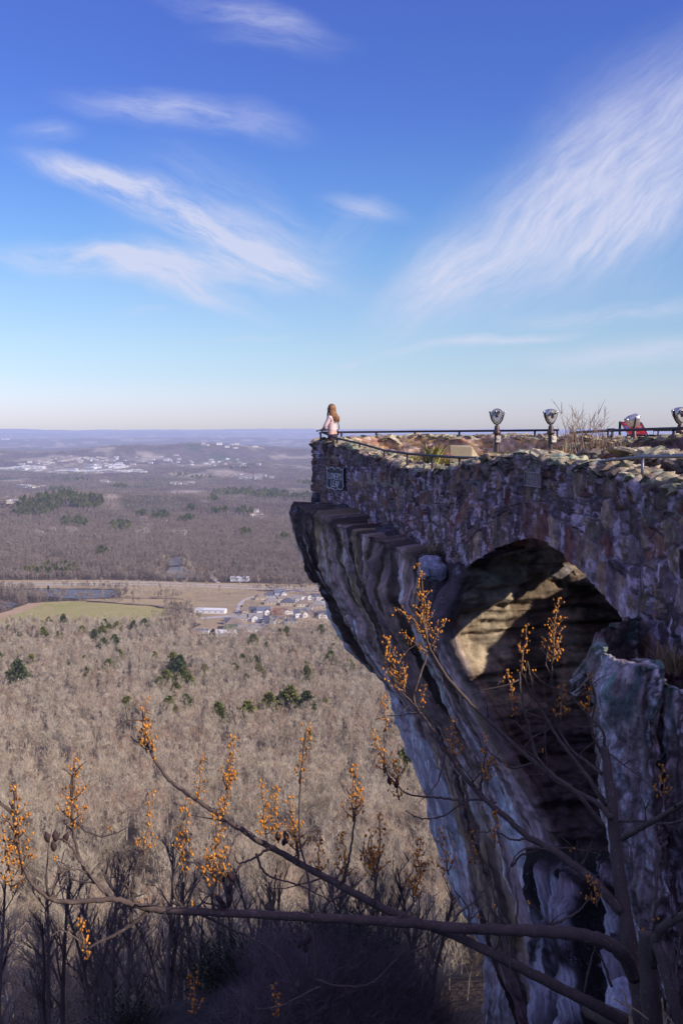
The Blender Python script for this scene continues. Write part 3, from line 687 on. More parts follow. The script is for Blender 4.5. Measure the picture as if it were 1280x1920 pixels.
# short tip return that closes the two parapets at the point
tp_ = [(at(640,828,28.6).x, 28.75, at(640,828,28.6).z, -2.2), (at(612,829,28.7).x, 28.75, at(612,829,28.7).z, -2.2), (at(590,829,28.3).x+.05, 28.3, at(590,829,28.3).z-0.02, -2.2)]
# inner parapets beside the bridge
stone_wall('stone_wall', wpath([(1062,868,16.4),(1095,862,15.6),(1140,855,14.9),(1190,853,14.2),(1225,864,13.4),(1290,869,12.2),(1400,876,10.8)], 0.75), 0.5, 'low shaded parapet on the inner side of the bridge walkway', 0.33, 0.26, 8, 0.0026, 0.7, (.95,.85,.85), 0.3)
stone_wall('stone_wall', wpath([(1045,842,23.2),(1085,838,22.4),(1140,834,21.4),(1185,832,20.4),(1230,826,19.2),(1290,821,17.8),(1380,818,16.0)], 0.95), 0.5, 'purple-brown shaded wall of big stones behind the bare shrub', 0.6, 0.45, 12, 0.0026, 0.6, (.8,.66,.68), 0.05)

# terrace and bridge deck
def slab(name, poly, z, t, mat, label, cat):
    bm = bmesh.new(); vs = [bm.verts.new((x, y, z)) for x, y in poly]; f = bm.faces.new(vs); f.normal_update()
    if f.normal.z < 0: f.normal_flip()
    r = bmesh.ops.extrude_face_region(bm, geom=[f]); 
    for v in [e for e in r['geom'] if isinstance(e, bmesh.types.BMVert)]: v.co.z -= t
    bmesh.ops.recalc_face_normals(bm, faces=bm.faces[:]); bmesh.ops.triangulate(bm, faces=bm.faces[:])
    me = bpy.data.meshes.new(name); bm.to_mesh(me); bm.free(); return tag(link(name, me, mat), label, cat, kind='structure')
def floorb(g, b):
    p = g.n('ShaderNodeTexCoord').outputs['Object']; v = g.n('ShaderNodeTexVoronoi', feature='DISTANCE_TO_EDGE', i={'Scale': 1.6, 'Vector': p}).outputs[0]; n = g.noise(p, 6, 6, 0.65)
    c = g.mix(n, (0.25,0.20,0.15), (0.42,0.35,0.26)); c = g.mix(g.ramp(v, [(0.0, 1.0), (0.05, 0.0)]), c, (0.16,0.14,0.12)); g.l(c, b.inputs['Base Color'])
    bp = g.n('ShaderNodeBump', i={'Strength': 0.6, 'Distance': 0.03, 'Height': n}); g.l(bp.outputs[0], b.inputs['Normal'])
M_floor = material('flagstone_floor', floorb)
def soffb(g, b):
    p = g.n('ShaderNodeTexCoord').outputs['Object']; n = g.noise(g.mapping(p, (0.6, 3.0, 8.0)), 2.0, 7, 0.65)
    g.l(g.mix(n, (0.05,0.035,0.025), (0.17,0.12,0.08)), b.inputs['Base Color']); bp = g.n('ShaderNodeBump', i={'Strength': 0.9, 'Distance': 0.08, 'Height': n}); g.l(bp.outputs[0], b.inputs['Normal'])
M_soffit = material('dark_rock_underside', soffb)
inner = [(v[0]+0.3, v[1]) for v in NEAR if 18.6 < v[1] < 28.3]; farin = [(v[0], v[1]+0.15) for v in fp]
slab('terrace_floor', inner+[(0.2, 28.6)]+farin[1:]+[(16, 24), (16, 19.0), (2.3, 18.7)], -1.06, 0.30, M_floor, 'flagstone floor of the lookout terrace', 'terrace')
ins = [(v[0]+0.3, v[1]) for v in NEAR if 9.6 < v[1] < 18.7]
slab('bridge_deck', ins+[(ins[-1][0]+2.2, ins[-1][1]), (5.9, 12.0), (5.35, 18.68)], -1.09, 0.24, M_soffit, 'walkway deck carried by the stone arch', 'bridge deck')

# ------------------------------------------------------------------ the overhanging cliff
SIL = [(548,944),(551,985),(562,1022),(578,1062),(598,1104),(612,1118),(617,1150),(636,1185),(656,1215),(681,1246),(704,1266),(716,1300),(736,1380),(760,1450),(778,1490),(790,1550),(810,1610),(840,1672),(880,1748),(903,1790),(900,1850),(897,1920),(890,2050)]
COR = [(862,1085),(850,1130),(842,1170),(856,1212),(884,1270),(920,1340),(960,1412),(1000,1490),(1032,1560),(1062,1640),(1085,1700),(1110,1800),(1130,1920),(1150,2060)]
Sp = np.array([tuple(at(px, py, 27.6)) for px, py in SIL]); Cp = np.array([tuple(at(px, py, 17.6)) for px, py in COR])
def xz(A, z): 
    x = np.interp(-z, -A[:, 2], A[:, 0]); e = A[-1, 2]; sl = (A[-1, 0]-A[-4, 0])/(A[-1, 2]-A[-4, 2]); return np.where(z < e, A[-1, 0]+sl*(z-e), x)
NRc = 470; NA, NB, NCc = 60, 430, 260
zrow = np.concatenate([np.full(14, -1.0), np.linspace(-2.0, -8.5, 270), np.linspace(-8.53, -22, NRc-284)])
ww = np.concatenate([np.linspace(0, 1, NA, endpoint=False), 1+np.linspace(0, 1, NB, endpoint=False), 2+np.linspace(0, 1, NCc)])
G = np.zeros((NRc, len(ww), 3))
ztop_w = np.interp(ww, [0, 0.8, 1.0, 1.4, 1.7, 2.0, 2.2, 3.0], [-1.95, -2.0, -2.1, -2.34, -2.44, -2.56, -2.2, -1.75])
for r in range(NRc):
    z = zrow[r]; cap = 0.0
    if r < 14: cap = (13-r)/13.0; z = -2.0
    Zr = np.where(r < 14, ztop_w, np.minimum(ztop_w-0.004*(r-13), z))
    s = np.array([xz(Sp, Zr), np.full(len(ww), 27.6)]); c = np.array([xz(Cp, Zr), np.full(len(ww), 17.6)])
    a = np.clip(ww, 0, 1); b = np.clip(ww-1, 0, 1); d = np.clip(ww-2, 0, 1)
    back = np.array([np.full(len(ww), 9.0), np.full(len(ww), 31.5)])
    p0 = lerp(back, s, a)+np.array([0*a, 1.6*np.sin(a*math.pi)]); p = np.where(ww < 1, p0, lerp(s, c, b))
    D = np.array([np.full(len(ww), 8.6), np.full(len(ww), 18.6)])
    p = np.where(ww > 2, lerp(c, D, d)+np.array([0*d, 0.5*np.sin(d*math.pi)-0.35*ss(-6.2, -8.5, Zr)*np.sin(d*math.pi)*6]), p)
    k = 17; ker = np.hanning(k+2)[1:-1]; ker /= ker.sum()
    p = np.array([np.convolve(np.pad(q, k//2, 'edge'), ker, 'valid') for q in p])
    if cap > 0:                                                     # top ledge runs back under the wall
        ctr = np.array([np.interp(ww, [0, 1, 2, 3], [8, 1.2, 4.2, 8.4]), np.interp(ww, [0, 1, 2, 3], [29, 26.6, 20.0, 20.2])])
        p = lerp(p, ctr, cap*0.75)
        Zr = Zr+0.10*np.sin(cap*1.5)+0.05*(fbm(ww*9, ww*0+cap*3, 5)-0.5)
    G[r, :, 0] = p[0]; G[r, :, 1] = p[1]; G[r, :, 2] = Zr
Wg = np.broadcast_to(ww, (NRc, len(ww))); Zg = G[..., 2]
def bands(fl, z, fr, sd, zf=.3, w=.16):
    c = np.floor(fl*fr); f = fl*fr-c; return lerp(vn(c*13.71, z*zf+c*.37, sd), vn((c+1)*13.71, z*zf+(c+1)*.37, sd), ss(1-w, 1.0, f))
flute = (Wg-1)*10.0+0.45*(fbm(Wg*3, Zg*0.35, 71, 3)-0.5)*2+0.08*(fbm(Wg*6.4+Zg*.5, Zg*.6-Wg*4.8, 72)-0.5)*2     # metres along the face, constant down a groove
faceB = ss(0.93, 1.03, Wg)*(1-ss(1.93, 2.03, Wg)); faceC = ss(1.97, 2.05, Wg)
ridge = 1-np.abs(2*vn(flute*1.15+3, Zg*0.06, 73)-1); ridge2 = 1-np.abs(2*vn(flute*2.9, Zg*0.12, 74)-1); fine = vn(flute*9, Zg*0.4, 75)
depth = ss(-1.95, -3.2, Zg+1.1*(bands((Wg-1)*10, Zg, 1.4, 240, .1, .3)-.5))
b1, b2, b3 = bands(flute, Zg, 1.15, 201, .22), bands(flute, Zg, 2.7, 202, .35, .22), bands(flute, Zg, 6.3, 203, .5, .3)
def rfb(k, sd, o=4): return fbm((Wg*8+Zg*.6)*k, (Zg*.8-Wg*6)*k, sd, o)
rough = rfb(2.6, 95, 5)-.5
gro = (0.34*(b1-0.5)+0.10*(ridge-.5)+0.26*(b2-0.5)+0.10*(b3-0.5)+0.10*rough+0.10*(rfb(7, 99, 3)-.5))*depth
# ledges and joints: broken rim, one crack across the nose, undercut step where the pale lower bed starts
bed = -6.75-0.30*(flute)-0.25*(fbm(Wg*5, Zg*0+2, 76)-0.5)
step = -0.12*ss(0.12, -0.12, Zg-bed)*(1-ss(2.6, 4.0, flute))
crackz = -4.15-0.18*flute+0.12*(fbm(Wg*12, Zg*0, 77)-0.5); crack = -0.16*np.exp(-((Zg-crackz)/0.06)**2)*(1-ss(0.9, 1.8, flute))-0.10*ss(0.05, -0.05, Zg-crackz)*(1-ss(0.8, 2.2, flute))
rim = 0.16*(bands(Wg*10+Zg*.4, Zg*2, 1.9, 206, .9, .12)-.5)*2*(1-depth)+0.14*(fbm(Wg*40, Zg*4, 79)-0.5)*2*(1-0.6*depth)
layers = 0.16*(bands(Zg+.12*(fbm(Wg*4, Zg, 14)-.5), Wg*3, 2.2, 209, 1.0, .15)-.5)+0.10*(fbm(Wg*22, Zg*5, 210, 5)-.5)*2+0.20*(fbm(Wg*2.5, Zg*3.4+0.5*Wg, 80, 4)-0.5)*2+0.06*(fbm(Wg*14, Zg*9, 81)-0.5)*2-0.12*np.exp(-((((Zg*1.25+0.3*fbm(Wg*3, Zg, 8)) % 1.0)-0.5)/0.09)**2)
disp = 0.10*(rfb(1.7, 230, 5)-.5)+faceB*(gro+step+crack+rim+0.05*(fbm(Wg*30, Zg*3.2, 82)-0.5))+faceC*layers+(1-faceB-faceC)*(gro*0.6+rim)
Ng = grid_normals(G); sgn = np.sign((Ng[250, 250]*np.array([-1, -0.2, 0])).sum()); Ng *= sgn
G = G+Ng*disp[..., None]
st = fbm(flute*2.4, Zg*0.12, 83, 4); st2 = fbm(flute*6.5, Zg*0.25, 84, 3)
dark = np.array([.035,.028,.027]); browns = np.array([.17,.135,.12]); purple = np.array([.23,.18,.20]); pale = np.array([.52,.485,.53]); olive = np.array([.24,.21,.13])
ck = bands(flute+.05*(st2-.5), Zg, 2.1, 207, .16, .12); ck2 = bands(flute, Zg, 5.3, 208, .22, .2)
def pick(k, stops):
    out = np.zeros(k.shape+(3,)); out[...] = stops[0][1]
    for (p0, c0), (p1, c1) in zip(stops[:-1], stops[1:]): out = np.where((k > p0)[..., None], lerp(c0, c1, ss(p0, p1, k)[..., None]), out)
    return out
col = pick(ck*.65+ck2*.35, [(0.0, dark), (0.33, dark*1.3), (0.43, browns), (0.52, purple), (0.60, olive), (0.68, purple*1.5), (0.80, pale)])
col = lerp(col, pale, (ss(0.53, 0.66, fbm(flute*5.3, Zg*0.10, 86, 3))*ss(0.40, 0.56, fbm(flute*1.2, Zg*0.5, 87))*0.8*depth)[..., None])
col = lerp(col, dark, (ss(.54, .66, fbm(flute*4.2, Zg*.13, 97, 3))*.85)[..., None]); col *= (1.05+1.25*rfb(3, 98, 5))[..., None]
pz = ss(0.1, -0.15, Zg-bed)*(1-ss(3.2, 3.9, flute-0.15*(Zg+10)+0.9*(fbm(Wg*5, Zg*.4, 88)-.5)))
pz2 = np.exp(-((flute-(7.9+0.10*(Zg+8)))/0.75)**2)*ss(-5.0, -7.0, Zg); pz3 = np.exp(-((flute-(9.5+0.05*(Zg+8)))/0.35)**2)*ss(-3.4, -4.5, Zg)*.8
pm = np.clip(1.25*pz+1.1*pz2+0.8*pz3, 0, 1)*faceB*(1.0+0.5*(fbm(flute*3, Zg*.6, 89)-.3))*(1-0.6*ss(0.60, 0.72, fbm(flute*5, Zg*.25, 93)))
col = lerp(col, np.array([.88,.76,.92])*(0.7+0.6*fbm(flute*4, Zg*1.2, 90, 4))[..., None], np.clip(pm*1.1, 0, 1)[..., None])
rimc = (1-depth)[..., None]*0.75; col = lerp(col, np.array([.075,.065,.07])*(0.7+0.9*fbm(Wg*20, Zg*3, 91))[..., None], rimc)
tan = lerp(np.array([.27,.20,.13]), np.array([.46,.38,.27]), fbm(Wg*12, Zg*3, 92, 5)[..., None]); tan = lerp(tan, np.array([.10,.07,.05]), (ss(0.50, 0.62, fbm(Wg*14, Zg*1.3, 94, 4))*0.8)[..., None]); tan = lerp(tan, np.array([.06,.045,.04]), (ss(.60, .70, fbm(Wg*5, Zg*6, 96, 3))*.7)[..., None]); tan *= np.array(lerp(1.0, .22, ss(2.29, 2.42, Wg)))[..., None]  # last step paints cave shade into the rock beyond the sunlit part
col *= np.array([1.2,1.0,.82]); tan = lerp(tan, np.array([.10,.07,.065]), (0.9*ss(-4.7, -5.8, Zg))[..., None])  # rock low in the cave also painted darker as shade
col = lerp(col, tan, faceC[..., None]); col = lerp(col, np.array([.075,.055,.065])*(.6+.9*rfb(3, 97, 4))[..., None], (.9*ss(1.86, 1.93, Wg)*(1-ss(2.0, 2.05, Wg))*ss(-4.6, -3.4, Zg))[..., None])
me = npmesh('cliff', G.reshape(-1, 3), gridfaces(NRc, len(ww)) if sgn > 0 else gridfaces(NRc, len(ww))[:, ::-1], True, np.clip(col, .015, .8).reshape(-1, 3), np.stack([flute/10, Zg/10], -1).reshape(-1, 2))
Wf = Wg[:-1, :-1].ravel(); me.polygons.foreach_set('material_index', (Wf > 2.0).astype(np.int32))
tag(link('cliff', me, [M_cliff, M_tanrock]), 'overhanging fluted cliff streaked dark and pale beneath the lookout', 'cliff', kind='structure')

def patch_rock(name, corners, nu, nv, amp, seed, label, cat, mat, streak=(9, 1.2), cols=(dark, pale*1.3), kind='structure', bulge=0.0):
    """rock sheet between four 3-D corners (back-left, back-right, front-left, front-right), fluted front to back"""
    bl, br, fl, fr = (np.array(c) for c in corners); U, Vv = np.meshgrid(np.linspace(0, 1, nu), np.linspace(0, 1, nv))
    Gp = lerp(lerp(bl, br, U[..., None]), lerp(fl, fr, U[..., None]), Vv[..., None]); N_ = grid_normals(Gp); N_ *= np.sign((N_[nv//2, nu//2]*np.array([-.3, -.7, .6])).sum())
    q = U*streak[0]+0.5*(fbm(U*3, Vv*2, seed)-.5)+Vv*0.6; rd = 1-np.abs(2*vn(q, Vv*streak[1], seed+1)-1); rd2 = 1-np.abs(2*vn(q*2.7, Vv*streak[1]*2, seed+2)-1)
    fade = ss(0, .25, Vv); Gp = Gp+N_*fade[..., None]*(amp*(rd-.5)+amp*.35*(rd2-.5)+0.16*(fbm(U*18, Vv*24, seed+3, 5)-.5)+amp*1.2*(fbm(U*2.2, Vv*2.5, seed+6)-.5)+bulge*np.sin(U*math.pi)*np.sin(Vv*math.pi))[..., None]
    m = ss(.05, .3, Vv)*ss(.2, .6, fbm(U*14, Vv*10, seed+8, 4))*ss(.35, .7, rd)*ss(.25, .55, fbm(q*1.5, Vv*2.2, seed+4)); c = lerp(cols[0], cols[1]*(0.65+.6*fbm(q*3, Vv*6, seed+5))[..., None], m[..., None])
    Fc = gridfaces(nv, nu); me = npmesh(name, Gp.reshape(-1, 3), Fc, True, np.clip(c, .015, .7).reshape(-1, 3), np.stack([q/4, Vv], -1).reshape(-1, 2))
    return tag(link(name, me, mat), label, cat, kind=kind)
patch_rock('rock_ledge', [at(985,1590,16.8), at(1300,1600,13.5), at(1000,2030,12.2), at(1330,2030,8.9)], 240, 260, 0.62, 131, 'pale streaked rock ramp below the cave at the cliff foot', 'rock', M_cliff)
# far-side block that closes the cave and the ravine beyond the bridge
# near pillar of rock under the bridge end
PL = [(1152,1206),(1137,1245),(1126,1290),(1127,1400),(1135,1500),(1150,1600),(1170,1700),(1198,1800),(1212,1920),(1225,2060)]
PLp = np.array([tuple(at(px, py, 9.3)) for px, py in PL]); ztp = PLp[0, 2]-.13
nr, nc = 360, 260; Gq = np.zeros((nr, nc, 3)); wq = np.linspace(0, 1, nc)
for r in range(nr):
    cap = max(0, (14-r)/14); z = ztp-(max(0, r-14)/(nr-15))**1.1*7.2; xl = float(xz(PLp, np.array([z]))[0])
    base = np.array([(xl+1.1, 11.6), (xl+.30, 10.6), (xl+.0, 9.4), (xl+.13, 9.0), (xl+.38, 8.93), (xl+.47, 9.22), (xl+.55, 9.0), (xl+1.0, 8.85), (xl+2.5, 8.7), (xl+3.6, 8.8), (xl+4.6, 9.3)])
    pp = np.array(curve_pts(list(base), 24)); tt = np.linspace(0, 1, len(pp)); x = np.interp(wq, tt, pp[:, 0]); y = np.interp(wq, tt, pp[:, 1])
    x = lerp(x, np.clip(x, xl+.20, xl+4.4), cap**1.3); y = lerp(y, 11.7, cap**1.3*0.95)
    Gq[r, :, 0] = x; Gq[r, :, 1] = y; Gq[r, :, 2] = z-0.95*cap**1.5+0.05*math.sin(cap*3.1)-0.22*ss(.42, .56, wq)*(1-ss(-2.6, -5, np.full(nc, z)))
Wq = np.broadcast_to(wq, (nr, nc)); Zq = Gq[..., 2]; Nq = grid_normals(Gq); s0 = np.sign((Nq[200, 90]*np.array([-.5, -.8, 0])).sum()); Nq *= s0
fq = Wq*9+.25*(fbm(Wq*8, Zq*.5, 141)-.5)+.06*(fbm(Wq*30, Zq*2.5, 150)-.5); rq = bands(fq, Zq, 1.5, 221, .5, .35); rq2 = bands(fq, Zq, 4.1, 222, .8, .4)
Gq = Gq+Nq*(0.08*(rq-.5)+.03*(rq2-.5)+.13*(fbm(Wq*60, Zq*6, 144, 4)-.5)+.14*(fbm(Wq*30, Zq*3.6, 154, 5)-.5)+.06*(fbm(Wq*9, Zq*1.2, 145, 3)-.5)-.05*np.exp(-((((Zq*.55+.25*fbm(Wq*5, Zq, 151)) % 1.0)-.5)/.04)**2))[..., None]
kq = bands(fq, Zq, 2.1, 223, .4, .4)*.3+.7*fbm(fq*3.2, Zq*.55, 146, 5)
cq = pick(kq, [(0.0, np.array([.06,.05,.045])), (.36, np.array([.09,.075,.07])), (.50, np.array([.15,.125,.115])), (.62, np.array([.22,.19,.185])), (.74, np.array([.34,.31,.32]))]); stp = ss(.50, .60, fbm(Wq*150, Zq*17, 160, 4))*ss(.38, .58, fbm(Wq*26, Zq*1.6, 161, 3)); cq = lerp(cq*.75, np.array([.44,.41,.45]), (stp*.75)[..., None]); cq *= np.array([1.12,.98,.94])*(1.4+1.7*fbm(Wq*50, Zq*5, 147, 4))[..., None]
cq = lerp(cq, np.array([.46,.43,.46])*(.5+fbm(Wq*40, Zq*3, 152, 3))[..., None], (np.exp(-((Wq-.22)/.03)**2)*.8)[..., None]); cq = lerp(cq, np.array([.05,.045,.045]), (np.exp(-((Wq-.455)/.03)**2)*.8)[..., None])
tq = .8*ss(.58, .62, fbm(Wq*34, Zq*4.2, 148, 4))*np.exp(-((Zq-ztp+.12)/.40)**2); cq = lerp(cq, np.array([.17,.30,.25]), tq[..., None])
me = npmesh('rock_pillar', Gq.reshape(-1, 3), gridfaces(nr, nc) if s0 > 0 else gridfaces(nr, nc)[:, ::-1], True, np.clip(cq, .02, .7).reshape(-1, 3), np.stack([fq/10, Zq/10], -1).reshape(-1, 2))
tag(link('rock_pillar', me, M_rock), 'upright grey fluted rock with sage lichen below the near end of the bridge', 'rock', kind='structure')

# boulders wedged at the bridge springing
def boulder(c, r, seed, label, colr, rz=0.0, mat=None):
    bm = bmesh.new(); bmesh.ops.create_icosphere(bm, subdivisions=4, radius=1.0); V = np.array([v.co[:] for v in bm.verts]); Fc = np.array([[v.index for v in f.verts] for f in bm.faces]); bm.free()
    n3 = fbm(V[:, 0]*1.3+seed, V[:, 1]*1.3+V[:, 2]*.9, seed, 4)-.5; n4 = fbm(V[:, 0]*5+V[:, 2]*2, V[:, 1]*5-V[:, 2]*3, seed+3, 3)-.5
    fct = hsh(np.round(V[:, 0]*1.5+seed), np.round(V[:, 1]*1.5)+np.round(V[:, 2]*1.5)*7, seed)-.5; V2 = np.sign(V)*np.abs(V)**0.66*(1+.45*n3+.2*n4+.22*fct)[:, None]*np.array(r)
    c_ = np.array(colr)*(0.6+.9*fbm(V[:, 0]*3, V[:, 2]*3+V[:, 1], seed+5))[:, None]
    o = link('boulder', npmesh('boulder', V2, Fc, True, c_), mat or M_rock); o.location = c; o.rotation_euler = (0.2, 0.1, rz); return tag(o, label, 'boulder')
boulder(at(810,1066,18.0), (.24,.25,.20), 3, 'pale round boulder at the foot of the wall left of the arch', (.42,.40,.46))
boulder(at(836,1115,18.2), (.30,.34,.36), 9, 'dark purple boulder below the pale one at the arch springing', (.10,.07,.085))
boulder(at(899,1102,18.3), (.22,.22,.14), 14, 'grey-lilac boulder in the corner under the arch', (.30,.28,.33))
boulder(at(880,1090,18.0), (.2,.2,.14), 17, 'small dark boulder touching the left foot of the arch', (.12,.10,.10))
boulder(at(950,1086,18.7), (.28,.25,.13), 22, 'brown wedge of stone under the middle of the arch', (.16,.12,.09))
boulder(at(1048,1068,18.5), (.30,.25,.16), 27, 'slanting grey block under the right half of the arch', (.22,.19,.18))
boulder(at(1090,1080,18.4), (.30,.25,.13), 29, 'flat brown slab at the right end of the arch gap', (.20,.15,.12))
boulder(at(602,938,27.9), (.25,.3,.20), 33, 'dark round boulder at the foot of the wall tip', (.10,.09,.10))
boulder(at(660,965,25.6), (.55,.5,.22), 36, 'flat dark boulder bulging below the shield sign', (.10,.085,.09))
boulder(at(745,1005,22.6), (.5,.55,.24), 39, 'dark cracked boulder halfway along the wall foot', (.10,.085,.09))
boulder(at(1178,1895,8.6), (.16,.2,.24), 43, 'pale lilac boulder behind the trunk at the bottom right', (.40,.38,.44))
# ------------------------------------------------------------------ things on the terrace
M_iron = plain('dark_painted_iron', (0.035,0.03,0.04), 0.5, 0.3); M_steel = plain('weathered_steel', (0.20,0.18,0.20), 0.45, 0.6)
M_chrome = plain('silver_casting', (0.62,0.60,0.58), 0.30, 0.85, 0.15); M_bronze = plain('bronze_casting', (0.10,0.07,0.06), 0.4, 0.6)
M_black = plain('black_glass', (0.015,0.015,0.018), 0.15); M_white = plain('white_paint', (0.75,0.74,0.72), 0.6, var=0.08); M_cream = plain('cream_paint', (0.70,0.62,0.48), 0.6, var=0.1)
GY = -1.06
def railing(pts, posts, label, r=0.022, drop=0.5, mat=M_iron, hook=False):
    """pts, posts: (photo x, photo y, distance) of the rail and the post heads"""
    P = [at(*p) for p in pts]; root = empty('railing', P[0]-Vector((0,0,1.0)), 0, label, 'railing'); L = root.location
    mb = MB(); mb.tube([p-L for p in P], r, 8); mb.build('top_rail', mat, root, True)
    for p in posts:
        a = at(*p[:3])-L; h = p[3] if len(p) > 3 else drop; mb = MB(); mb.tube([a-Vector((0,0,r*.5)), a-Vector((0,0,h))], r*0.95, 8); mb.build('post', mat, root, True)
    return root
railing([(599,812,28.0),(603,810.5,27.7),(632,822,26.6),(674,831.5,25.2),(720,844.5,23.4),(763,850.5,21.8),(810,854.5,20.1),(861,858,18.5),(905,859,17.2),(921,861,16.8),(926,868,16.7)],
        [(601,811,27.7,.45),(632,822,26.6,.55),(674,831.5,25.2,.55),(720,844.5,23.4,.55),(763,850.5,21.8,.5),(810,854.5,20.1,.5),(861,858,18.5,.5)], 'long dark iron handrail sloping along the top of the outer wall', .026)
railing([(606,811,28.7),(638,810.4,28.8),(705,809.8,29.2),(777.5,809,29.0),(860.6,808.3,28.6),(935,807.7,28.0),(1002,807,27.3),(1046,806.3,26.8)],
        [(640,810.4,28.8),(705,809.8,29.2),(777.5,809,29.0),(860.6,808.3,28.6),(936,807.7,28.0),(1002,807,27.3),(1044,806.3,26.8)], 'dark iron handrail on the sunlit far parapet against the blue haze', .03)
railing([(1070,814,23.0),(1071,811.5,23.0),(1084,810.5,22.7),(1147,807,21.4),(1210,805,19.8),(1263,803.5,18.6),(1330,802,17.4)],
        [(1077,811,22.9,.45),(1147,807,21.4,.55),(1262,803.5,18.6,.5)], 'dark handrail passing in front of the red panel at the upper right', .03)
railing([(1138,808,25.8),(1138,805.5,25.8),(1152,805,25.7)], [(1139,806,25.8,.4)], 'short stub of dark handrail by the shrub top', .03)
railing([(1176,816,24.9),(1224,816.5,24.6),(1224,807,24.6),(1280,806.5,24.2),(1330,806,23.8)], [(1233,807,24.5,.4)], 'thin low handrail behind the red panel at the right edge', .022)
railing([(1100,870,13.55),(1112,866.5,13.2),(1150,862,12.5),(1204,856.5,11.75),(1240,856,11.1),(1300,855.5,10.2),(1400,855,9.0)], [(1204,857,11.75,.30),(1330,856,9.8,.4)], 'purplish steel handrail on the lichen-covered wall top at the lower right', .019, mat=M_steel)
railing([(1215,854.5,13.9),(1250,853.5,13.3),(1320,853,12.2)], [(1254,854,13.3,.25)], 'second steel handrail just behind the one at the right edge', .02, mat=M_steel)

# coin binocular viewers
def viewer(loc, rz, label, tilt=0.0, h=1.0):
    root = empty('binocular_viewer', loc, rz, label, 'binocular viewer', 'coin binocular viewers on the terrace')
    mb = MB(); mb.lathe([(.13,0),(.13,.025),(.075,.05),(.062,.10),(.058,.86*h),(.05,.90*h)], 16); mb.build('post', M_bronze, root, True)
    mb = MB(); mb.lathe([(.066,.90*h),(.08,.91*h),(.08,.95*h),(.06,.965*h),(.05,1.06*h),(.03,1.08*h)], 16); mb.build('collar', M_bronze, root, True)
    mb = MB(); mb.box((.035,-.075,.80*h), (.095,.06,.13)); mb.box((.035,-.112,.82*h), (.06,.012,.05)); mb.build('coin_box', M_cream, root)
    # yoke: a U strap up both sides of the head
    zc = 0.0; mb = MB(); pts = [Vector((-.185,.03,zc+.06)), Vector((-.178,.03,zc-.02)), Vector((-.14,.03,zc-.15)), Vector((-.07,.03,zc-.25)), Vector((0,.03,zc-.285)), Vector((.07,.03,zc-.25)), Vector((.14,.03,zc-.15)), Vector((.178,.03,zc-.02)), Vector((.185,.03,zc+.06))]
    HS = .76; ZC = 1.30*h; mb.tube([p*HS+Vector((0,0,ZC)) for p in pts], .017, 8); mb.build('yoke', M_bronze, root, True)
    for s in (-1, 1):
        mb = MB(); mb.tube([(s*.165*HS,.03,ZC+.06*HS),(s*.225*HS,.03,ZC+.06*HS)], .02, 10); mb.build('pivot_knob', M_chrome, root, True)
    # head: shield outline (round brow, pointed chin), deep rounded shell
    M = Matrix.Translation((0,0.02,ZC)) @ Matrix.Rotation(tilt, 4, 'X') @ Matrix.Scale(HS, 4)
    out = []
    for k in range(36):
        a = 2*math.pi*k/36; x = math.sin(a); z = math.cos(a)
        out.append((x*.16*(1.0 if z > -.1 else (1-.45*(-z-.1)**1.2)), z*(.15 if z > 0 else .25)))
    rings = [(.93,-.135),(1.0,-.115),(1.03,-.07),(1.0,.05),(.93,.14),(.78,.20),(.4,.235)]
    vs = [M @ Vector((x*s, y, z*s)) for s, y in rings for x, z in out]; n = 36
    fs = [(i*n+k, (i+1)*n+k, (i+1)*n+(k+1)%n, i*n+(k+1)%n) for i in range(len(rings)-1) for k in range(n)]+[tuple((len(rings)-1)*n+k for k in range(n-1, -1, -1))]
    mb = MB(); mb.add(vs, fs); hd = mb.build('head', M_chrome, root, True)
    mb = MB(); mb.add([M @ Vector((x*.90, -.128-(0.012 if k%2 else 0)*0, z*.90)) for k, (x, z) in enumerate(out)], [tuple(range(35, -1, -1))]); mb.build('face_plate', M_steelface, hd)
    for s in (-1, 1):
        mb = MB(); T = M @ Matrix.Translation((s*.047,-.128,.045)) @ Matrix.Rotation(R(90), 4, 'X'); mb.lathe([(.046,0),(.046,.03),(.036,.045),(.034,.075),(.026,.078)], 14, T); e = mb.build('eyepiece', M_chrome, hd, True)
        mb = MB(); mb.lathe([(.025,.0785),(.024,.080)], 12, T); mb.build('lens', M_black, hd)
        mb = MB(); T = M @ Matrix.Translation((s*.055,.19,.03)) @ Matrix.Rotation(R(-90), 4, 'X'); mb.lathe([(.06,0),(.062,.06),(.05,.062)], 14, T); mb.build('front_barrel', M_chrome, hd, True)
    mb = MB(); T = M @ Matrix.Translation((0,-.128,-.06)) @ Matrix.Rotation(R(90), 4, 'X'); mb.lathe([(.04,0),(.04,.008),(.012,.012),(.012,.03)], 14, T); mb.build('dial', M_bronze, hd, True)
    return root
M_steelface = plain('brushed_face_plate', (0.42,0.41,0.38), 0.42, 0.5, 0.3, 20)
def foot(px, Y, z=GY): d = ray(px, 800); return Vector((d.x*Y/d.y, Y, z))
viewer(foot(931, 21.0), R(-8), 'silver coin binoculars on a dark post beside the green yucca', R(-6), 1.04)
viewer(foot(1032, 21.0), R(14), 'silver coin binoculars on a dark post directly left of the bare shrub', R(4), 1.04)
viewer(foot(1188, 23.0, -1.3), R(96), 'coin binoculars seen from the side in front of the red panel', R(-14), 1.16)
viewer(foot(1274, 19.6, -1.0), R(10), 'coin binoculars cut by the right edge of the picture', R(2), 1.0)

